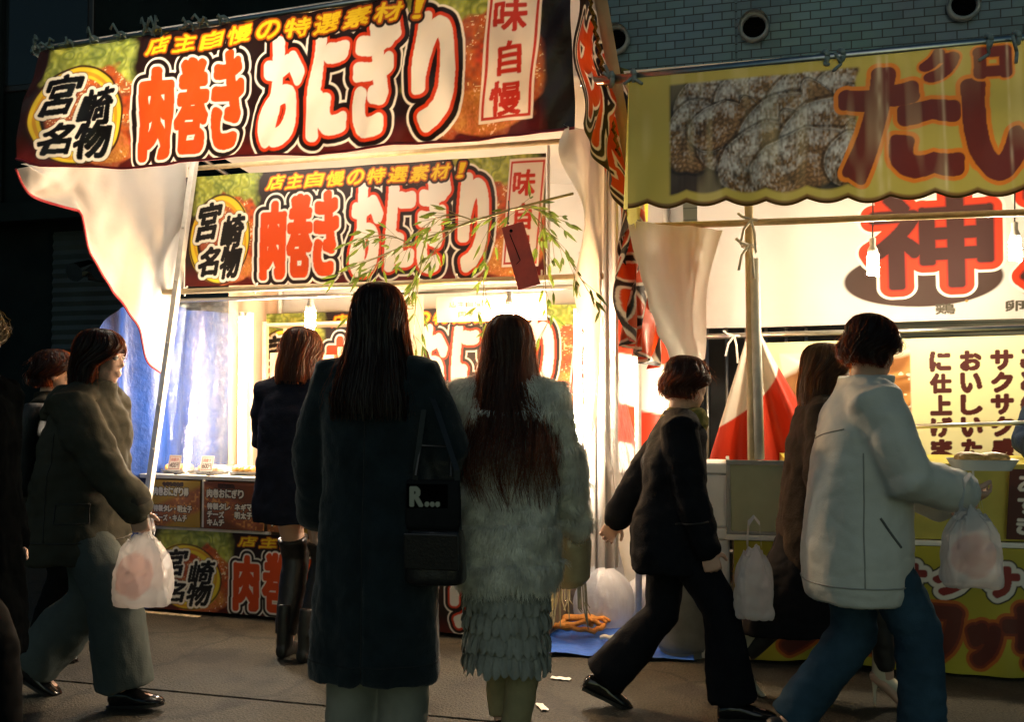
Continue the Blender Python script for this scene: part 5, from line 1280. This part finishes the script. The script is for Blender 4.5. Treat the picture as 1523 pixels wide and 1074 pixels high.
mb = MB(); mb.rings([(0, 0, .52, .05, .07), (0, 0, .55, .075, .10), (0, 0, .68, .08, .11), (0, 0, .80, .06, .09), (0, 0, .85, .035, .07)], 26, 2.6); hb.add('bag_body', remesh(mb, .008, 2), m_bg, smooth=True)
mb = MB(); rr = random.Random(2)
for i in range(26):
    a = rr.uniform(0, 6.28); x, y = .06*math.cos(a), .08*math.sin(a); mb.strip([Vector((x, y, .55)), Vector((x*1.1, y*1.1, .45)), Vector((x*1.1+rr.uniform(-.02, .02), y, .36+rr.uniform(0, .1)))], [.003, .003, .002], Vector((1, 0, 0)))
hb.add('fringe', mb, mat('shiny_fringe', (.6, .55, .42), .2, .2, 40, metal=.6))
mb = MB(); mb.tube([(0, -.06, .84), (0, -.04, 1.0), (-.02, .03, 1.02), (0, .06, .84)], .007, 7); hb.add('handle', mb, m_bg, smooth=True)

# --- 3: woman at the counter in boots
P = Person('person in a navy jacket and high black boots standing at the rice ball counter', -1.02, 4.78, -20, 1.56, feet={'L': (-.075, .02, .075), 'R': (.075, -.02, .075)}, head=(-8, -8), hands={'L': (-.15, .30, .95), 'R': (.15, .30, .98)}, elbows={'L': (-1, -.6, -.2), 'R': (1, -.6, -.2)})
for s in 'LR': P.shoe(s, mat('boot_leather', (.010, .010, .011), .45, .2, 14, .3, 40), 'boot')
mb = MB(); k = P.k
for s in 'LR': mb.tube([P.foot[s]+Vector((0, -.012, .03))*k, P.foot[s].lerp(P.knee[s], .6), P.knee[s], P.knee[s].lerp(P.hip[s], .28)], [.054*k, .068*k, .068*k, .076*k], 18)
P.th.add('boot_shaft', wrinkle(remesh(mb, .01, 2), lambda q: .004*nz(q, 10, 10, 26, 4)), mat('boot_leather', (.010, .010, .011), .45, .2, 14, .3, 40), smooth=True)
P.garment('skirt', mat('dark_skirt', (.013, .014, .02), .9, .2), 0, [(-.19, .165, .125), (-.15, .165, .125), (-.05, .17, .12), (.1, .14, .105)], fold=drape(8, .006, .003))
P.garment('jacket', mat('navy_jacket', (.012, .014, .024), .75, .25, 8, .3, 120), 0, [(-.20, .225, .165), (-.15, .235, .175), (.0, .225, .165), (.15, .21, .15), (.3, .215, .145), (.40, .20, .125), (.45, .15, .10), (.485, .09, .08)],
          (.095, .085, .07, .97), collar=(.46, .06, .085), fold=lambda q: .014*nz(q, 7, 7, 9, 3)+.006*nz(q, 18, 18, 20, 6))
P.hair(h_brown, BOB, 900, 4, .008, 60, endj=.12, fly=.04)

# --- 4: woman in the parka with the white bag, walking right
P = Person('person walking right in a drab parka and wide grey trousers, carrying a white carrier bag', -1.79, 4.12, -97, 1.53, feet={'L': (-.07, -.24, .13, 28), 'R': (.07, .26, .085, -6)}, lean=.12, head=(4, -4), hands={'R': (.15, .36, .82), 'L': (-.20, .12, .80)}, curl=(.8, 1.1), hand_dir={'R': (0, .25, -1)})
P.trousers('trousers', mat('pale_grey_trousers', (.07, .085, .082), .85, .12, 8, .2, 160), .10, .112, .122, fold=drape(5, .012, .005))
for s in 'LR': P.shoe(s, mat('polished_leather', (.010, .010, .011), .12, .2), 'loafer')
g_ = P.garment('parka', mat('drab_parka', (.045, .045, .034), .8, .2, 5, .12, 160), 0, [(-.24, .215, .20), (-.20, .225, .21), (-.05, .22, .205), (.12, .205, .19), (.28, .21, .175), (.39, .195, .14), (.45, .15, .11), (.485, .10, .095)],
          (.10, .09, .075, .95), collar=(.47, .06, .10), fold=lambda q: .018*nz(q, 8, 8, 10, 2)+.008*nz(q, 17, 17, 22, 7))
P.garment('hood', mat('drab_parka', (.045, .045, .034), .8, .2, 5, .12, 160), 0, [(.36, .10, .05, -.14), (.40, .13, .07, -.13), (.47, .135, .08, -.09), (.51, .115, .06, -.07)], fold=lambda q: .010*nz(q, 14, 14, 20, 2))
sm_ = mat('parka_seam', (.016, .016, .013), .7, .1); P.seam(g_, [(i*20, .70) for i in range(19)], sm_, .003, 'hem_stitch', 90); P.seam(g_, [(95, .70), (97, 1.0), (98, 1.15)], sm_, .0025, 'side_seam'); P.seam(g_, [(48, .86), (48, .78), (84, .78), (84, .86), (48, .86)], sm_, .003, 'pocket', 60)
P.cuffs(mat('dark_cuff', (.03, .03, .026), .85, .2), .070, .96)
P.hair(h_dark, BOB, 800, 14, .006, 66, endj=.1, fly=.04)
bp_ = Thing('backpack', 'black backpack on the back of the parka', 'bag', Frame((-1.79, 4.12), 97), (0, .12, .82))
mb = MB(); mb.rings([(0, -.20, .84, .12, .05), (0, -.215, .87, .145, .07), (0, -.21, 1.02, .145, .075), (0, -.19, 1.16, .13, .06), (0, -.17, 1.22, .09, .03)], 28, 3); bp_.add('bag_body', wrinkle(remesh(mb, .01, 3), lambda q: .006*nz(q, 12, 12, 12, 3)), mat('black_nylon', (.013, .014, .014), .5, .2, 8, .3, 120), smooth=True)
M['bag_printed'] = mat_print('bag_printed', .5, .25, .7, .5, .80)
def carrier(label, X, Y, z, wdt, hgt, th, rot, seed, prt=None, m=None):
    t = Thing('carrier_bag', label, 'bag', Frame((X, Y), rot), (0, 0, z))
    mb = MB(); rr = random.Random(seed); rings = []; NT = 96; NZ = 34; ph = [rr.uniform(0, 6.28) for _ in range(6)]
    for j in range(NZ+1):
        q = j/NZ; zz = z+hgt*q
        a_ = wdt*(np.interp(q, [0, .04, .12, .45, .7, .88, 1], [.86, .97, 1, .98, .84, .52, .30])); b_ = th*(np.interp(q, [0, .04, .2, .45, .7, .88, 1], [.7, .95, 1.1, 1.05, .75, .42, .3]))
        ring = []
        for i in range(NT):
            tt = 2*math.pi*i/NT; c_, s_ = math.cos(tt), math.sin(tt); e = .62
            f = 1+.5*q*q*(.16*math.sin(9*tt+ph[0])+.10*math.sin(15*tt+ph[1]+3*q))+.05*math.sin(5*tt+ph[2]+5*q)
            ring.append((a_*f*math.copysign(abs(c_)**e, c_), b_*f*math.copysign(abs(s_)**e, s_), zz+.012*math.sin(3*tt+ph[3])*q-.02*abs(c_)*(q > .9)))
        rings.append(ring)
    mb.loft(rings); me = mb.mesh('bag')
    wrinkle(me, lambda q: -.007*(1-abs(nz(q, 11, 11, 9, seed)))**5-.005*(1-abs(nz(q, 24, 24, 20, seed+1)))**5)
    t.add('bag_body', me, m or m_bag, smooth=True)
    mb = MB()
    for sy in (-1, 1): mb.strip([Vector((-wdt*.34, sy*th*.2, z+hgt*.96)), Vector((-.02, sy*.012, z+hgt+.075)), Vector((.0, sy*.004, z+hgt+.10)), Vector((.02, sy*.012, z+hgt+.075)), Vector((wdt*.34, sy*th*.2, z+hgt*.96))], [.014, .009, .007, .009, .014], Vector((0, .5, .85)).normalized())
    t.add('handle', mb, m or m_bag)
    if prt:
        n = len(me.vertices); co = np.empty(n*3); me.vertices.foreach_get('co', co); co = co.reshape(-1, 3)+np.array(t.off)*0
        zz = co[:, 2]; zz = (zz-zz.min())/(zz.max()-zz.min())
        dd = ((co[:, 0]+.01)/(wdt*.72))**2+((zz-.42)/.30)**2
        nn = np.array([mnoise.noise(Vector(c)*26) for c in co]); al = np.clip((1-dd)*4+nn*1.5, 0, 1)*.42
        cl = np.array(lin((222, 222, 222)))*(1-al[:, None])+np.array(lin(prt))*al[:, None]
        at = me.color_attributes.new('print', 'FLOAT_COLOR', 'POINT'); at.data.foreach_set('color', np.concatenate([cl, np.ones((n, 1))], 1).ravel())
        me.materials.clear(); me.materials.append(M['bag_printed'])
    return t
carrier('white carrier bag with a faint orange print held by the person in the parka', -1.45, 3.94, .42, .115, .30, .07, 4, 3, (206, 120, 90))

# --- 5: dark figure at the left edge
P = Person('dark blurred person cut off by the left edge of the photo in a black coat', -1.76, 3.15, -95, 1.55, feet={'L': (-.08, -.22, .12, 22), 'R': (.08, .22, .085)}, lean=.05, head=(78, 0))
P.trousers('trousers', mat('black_trousers', (.004, .0045, .005), .9, .2), .09, .085, .08)
for s in 'LR': P.shoe(s, mat('black_leather', (.012, .012, .013), .22, .2), 'loafer')
P.garment('coat', mat('charcoal_coat', (.002, .0026, .003), .73, .3, 7, .1, 140, spec=0), 0, [(-.42, .22, .22), (-.36, .225, .22), (-.1, .22, .19), (.1, .21, .16), (.28, .22, .15), (.39, .205, .13), (.45, .15, .10), (.485, .09, .08)], (.10, .09, .075, .95), collar=(.47, .05, .09), fold=drape(15, .014, .008))
P.hair(mat_hair('hair_ash', (.05, .045, .022), (.3, .2, .05), .15), SHORT, 1500, 24, .022, 80, endj=.55, fly=.06, mess=.06, jit=.45, wid=.0034)
# --- 6: head between the parka and the dark figure
P = Person('short haired person half hidden between the parka and the left edge', -2.22, 4.75, -70, 1.46, lean=.03, head=(0, 0))
P.trousers('trousers', mat('black_trousers', (.004, .0045, .005), .9, .2), .09, .085, .08)
for s in 'LR': P.shoe(s, mat('black_leather', (.012, .012, .013), .22, .2), 'loafer')
P.garment('jacket', mat('brown_jacket', (.018, .017, .013), .85, .25, 8, .3, 120), 0, [(-.2, .20, .15), (.0, .20, .15), (.28, .21, .145), (.39, .20, .125), (.45, .15, .10), (.485, .10, .09)], (.09, .08, .07, .95), collar=(.47, .06, .09), fold=lambda q: .012*nz(q, 8, 8, 10, 2))
P.hair(h_dark, SHORT, 1500, 34, .022, 80, endj=.55, fly=.06, mess=.06, jit=.45, wid=.0034)

# --- 7: walker in the dark suit
P = Person('person striding right in a black suit and flared trousers in front of the gas cylinder', .62, 3.95, -98, 1.42, feet={'L': (-.06, -.30, .125, 24), 'R': (.06, .27, .085, -4)}, lean=.10, head=(38, -6), hands={'R': (.20, .16, .74), 'L': (-.19, -.26, .80)}, elbows={'L': (-.4, -1, .2), 'R': (.4, -1, 0)}, curl=(.8, 1.1))
m_suit = mat('black_suit', (.007, .008, .011), .8, .25, 8, .3, 160)
P.trousers('trousers', m_suit, .095, .082, .105, fold=drape(9, .010, .006))
for s in 'LR': P.shoe(s, mat('polished_leather', (.010, .010, .011), .12, .2), 'loafer')
g_ = P.garment('jacket', m_suit, 0, [(-.20, .20, .17), (-.14, .205, .175), (.0, .20, .165), (.14, .185, .14), (.28, .20, .145), (.39, .19, .125), (.45, .14, .10), (.485, .085, .08)], (.088, .076, .066, .97), collar=(.46, .045, .08), fold=lambda q: .012*nz(q, 8, 8, 9, 2)+.006*nz(q, 17, 17, 22, 7))
sm_ = mat('suit_seam', (.003, .003, .004), .7, .1); P.seam(g_, [(180, 1.2), (180, .70)], sm_, .002, 'back_seam'); P.seam(g_, [(58, .88), (84, .86)], sm_, .004, 'pocket_welt')
sc_ = P.garment('scarf', mat('olive_scarf', (.16, .14, .04), .9, .2, 20), 0, [(.40, .10, .10, .02), (.44, .115, .115, .02), (.49, .10, .105, .02), (.52, .075, .08, .02)], fold=lambda q: .008*nz(q, 14, 14, 40, 2))
P.hair(h_dark, SHORT, 1500, 44, .022, 80, endj=.55, fly=.06, mess=.06, jit=.45, wid=.0034)
carrier('small white carrier bag held low by the person in the black suit', .90, 3.72, .42, .075, .28, .05, 4, 13)

# --- 8: walker in the grey puffer jacket and jeans
P = Person('person striding right in a puffy grey jacket and blue jeans, holding a food tray', 1.18, 3.42, -97, 1.52, feet={'L': (-.06, -.24, .12, 22), 'R': (.06, .20, .085, -4)}, lean=.06, head=(42, -12), hands={'R': (.10, .33, .98), 'L': (-.09, .31, .93)}, elbows={'R': (.7, -.6, -.6), 'L': (-.7, -.6, -.6)}, palms={'R': (-.5, .2, .6), 'L': (.5, .2, .6)}, curl=(.6, .6))
m_den = mat('blue_denim', (.028, .058, .088), .85, .3, 6, .3, 240)
P.trousers('jeans', m_den, .098, .085, .08, fold=lambda q: .008*nz(q, 12, 12, 5, 3)+.006*nz(q, 20, 20, 34, 5))
for s in 'LR': P.shoe(s, mat('dark_trainer', (.03, .035, .04), .5, .2), 'loafer')
m_puf = mat('grey_puffer', (.54, .55, .50), .62, .10, 5, .12, 150)
g_ = P.garment('jacket', m_puf, 0, [(-.27, .20, .175), (-.22, .21, .19), (-.08, .215, .195), (.08, .21, .185), (.22, .215, .175), (.34, .21, .155), (.42, .18, .13), (.47, .12, .11), (.49, .1, .1)], (.098, .090, .075, .97), collar=(.46, .07, .10),
          crease=.003, fold=lambda q: .010*nz(q, 6, 6, 2.2, 3)+.009*nz(q, 10, 10, 16, 5)*max(0, min(1, (q[2]-.9)*3))+.004*nz(q, 22, 22, 9, 6))
P.cuffs(m_puf, .070, .97)
sm_ = mat('jacket_seam', (.26, .27, .25), .6, .1); P.seam(g_, [(i*20, .66) for i in range(19)], sm_, .0028, 'hem_stitch', 90); P.seam(g_, [(95, .66), (97, .95), (100, 1.12)], sm_, .0025, 'side_seam'); P.seam(g_, [(62, .80), (82, .90)], mat('dark_pocket_welt', (.10, .105, .10), .7, .1), .004, 'pocket_welt'); P.seam(g_, [(120, 1.20), (180, 1.16), (240, 1.20)], sm_, .0025, 'yoke_seam')  # pocket welt in a darker grey than the jacket
P.hair(h_dark, SHORT, 1500, 54, .022, 80, endj=.55, fly=.06, mess=.06, jit=.45, wid=.0034)
tr = Thing('food_tray', 'white paper food tray carried by the person in the puffy jacket', 'food tray', Frame((1.18, 3.42), 97), (0, -.41, .98), None)
mb = MB(); mb.rings([(0, .41, 1.0, .055, .085), (0, .41, 1.035, .07, .105), (0, .41, 1.037, .073, .108), (0, .41, 1.030, .066, .10), (0, .41, 1.006, .05, .08)], 28, 5); tr.add('tray', mb, M['plastic_white'], smooth=False)
mb = MB(); 
for i in range(4): mb.ell((-.02+.04*(i % 2), .37+.08*(i//2), 1.04), (.03, .045, .02))
tr.add('snack', mb, m_rice, smooth=True)
carrier('white carrier bag with a pink print hanging under the food tray', 1.46, 3.18, .64, .095, .26, .06, 7, 23, (196, 110, 100))

# --- 9: woman in white heels behind the puffer jacket
P = Person('person in white high heels and a dark coat walking behind the puffy jacket', 1.24, 4.12, -97, 1.45, feet={'L': (-.05, -.32, .17, 22), 'R': (.05, .30, .135, 0)}, lean=.08, head=(0, -4), heels=1)
P.trousers('tights', mat('black_tights', (.012, .011, .011), .6, .2), .088, .062, .046, end=.93)
m_hl = mat('cream_leather', (.62, .56, .42), .3, .08)
for s in 'LR': P.shoe(s, m_hl, 'heel')
P.garment('skirt', mat('black_skirt', (.012, .012, .014), .85, .25), 0, [(-.56, .19, .33, -.03), (-.5, .195, .32, -.03), (-.3, .19, .24), (-.1, .18, .15), (.05, .16, .12)], fold=drape(19, .012, .006))
P.garment('coat', mat('brown_coat', (.04, .03, .022), .85, .25, 8, .3, 120), 0, [(-.25, .20, .17), (-.05, .20, .16), (.15, .19, .14), (.3, .20, .14), (.39, .19, .125), (.45, .14, .10), (.485, .09, .085)], (.09, .08, .07, .95), collar=(.47, .05, .085), fold=drape(29, .01, .006))
P.hair(h_light, BOB, 700, 64, .008, 62, endj=.15, fly=.04)

# --- 10, 11: stall keepers
P = Person('stall keeper in a dark grey shirt behind the rice ball counter', S1.world(1.55, -.50, 0).x, S1.world(1.55, -.50, 0).y, 155, 1.52, lean=.20, head=(0, -18), hands={'L': (-.16, .36, .93), 'R': (.16, .36, .95)})
P.trousers('trousers', mat('black_trousers', (.004, .0045, .005), .9, .2), .09, .085, .08)
for s in 'LR': P.shoe(s, mat('dark_trainer', (.03, .035, .04), .5, .2), 'loafer')
P.garment('shirt', mat('grey_shirt', (.16, .155, .145), .85, .2, 8, .3, 120), 0, [(-.15, .19, .14), (.0, .185, .135), (.15, .18, .13), (.28, .20, .14), (.39, .195, .12), (.45, .14, .095), (.48, .08, .075)], (.085, .075, .06, .9), collar=(.455, .04, .075), fold=lambda q: .010*nz(q, 9, 9, 12, 2)+.006*nz(q, 20, 20, 20, 7))
P.hair(h_dark, SHORT, 1500, 74, .022, 80, endj=.55, fly=.06, mess=.06, jit=.45, wid=.0034)
P = Person('stall keeper in dark blue at the right edge behind the yellow counter', S2.world(1.60, -.45, 0).x, S2.world(1.60, -.45, 0).y, 150, 1.56, lean=.12, head=(0, -14), hands={'L': (-.16, .36, .98), 'R': (.16, .36, 1.0)})
P.trousers('trousers', mat('black_trousers', (.004, .0045, .005), .9, .2), .09, .085, .08)
for s in 'LR': P.shoe(s, mat('dark_trainer', (.03, .035, .04), .5, .2), 'loafer')
P.garment('jacket', mat('dark_blue_jacket', (.008, .016, .035), .8, .2, 8, .3, 120), 0, [(-.15, .20, .15), (.0, .195, .145), (.28, .21, .145), (.39, .2, .125), (.45, .14, .10), (.48, .09, .085)], (.09, .08, .065, .92), collar=(.46, .05, .08), fold=lambda q: .012*nz(q, 9, 9, 12, 2))
P.hair(h_dark, SHORT, 1500, 84, .022, 80, endj=.55, fly=.06, mess=.06, jit=.45, wid=.0034)
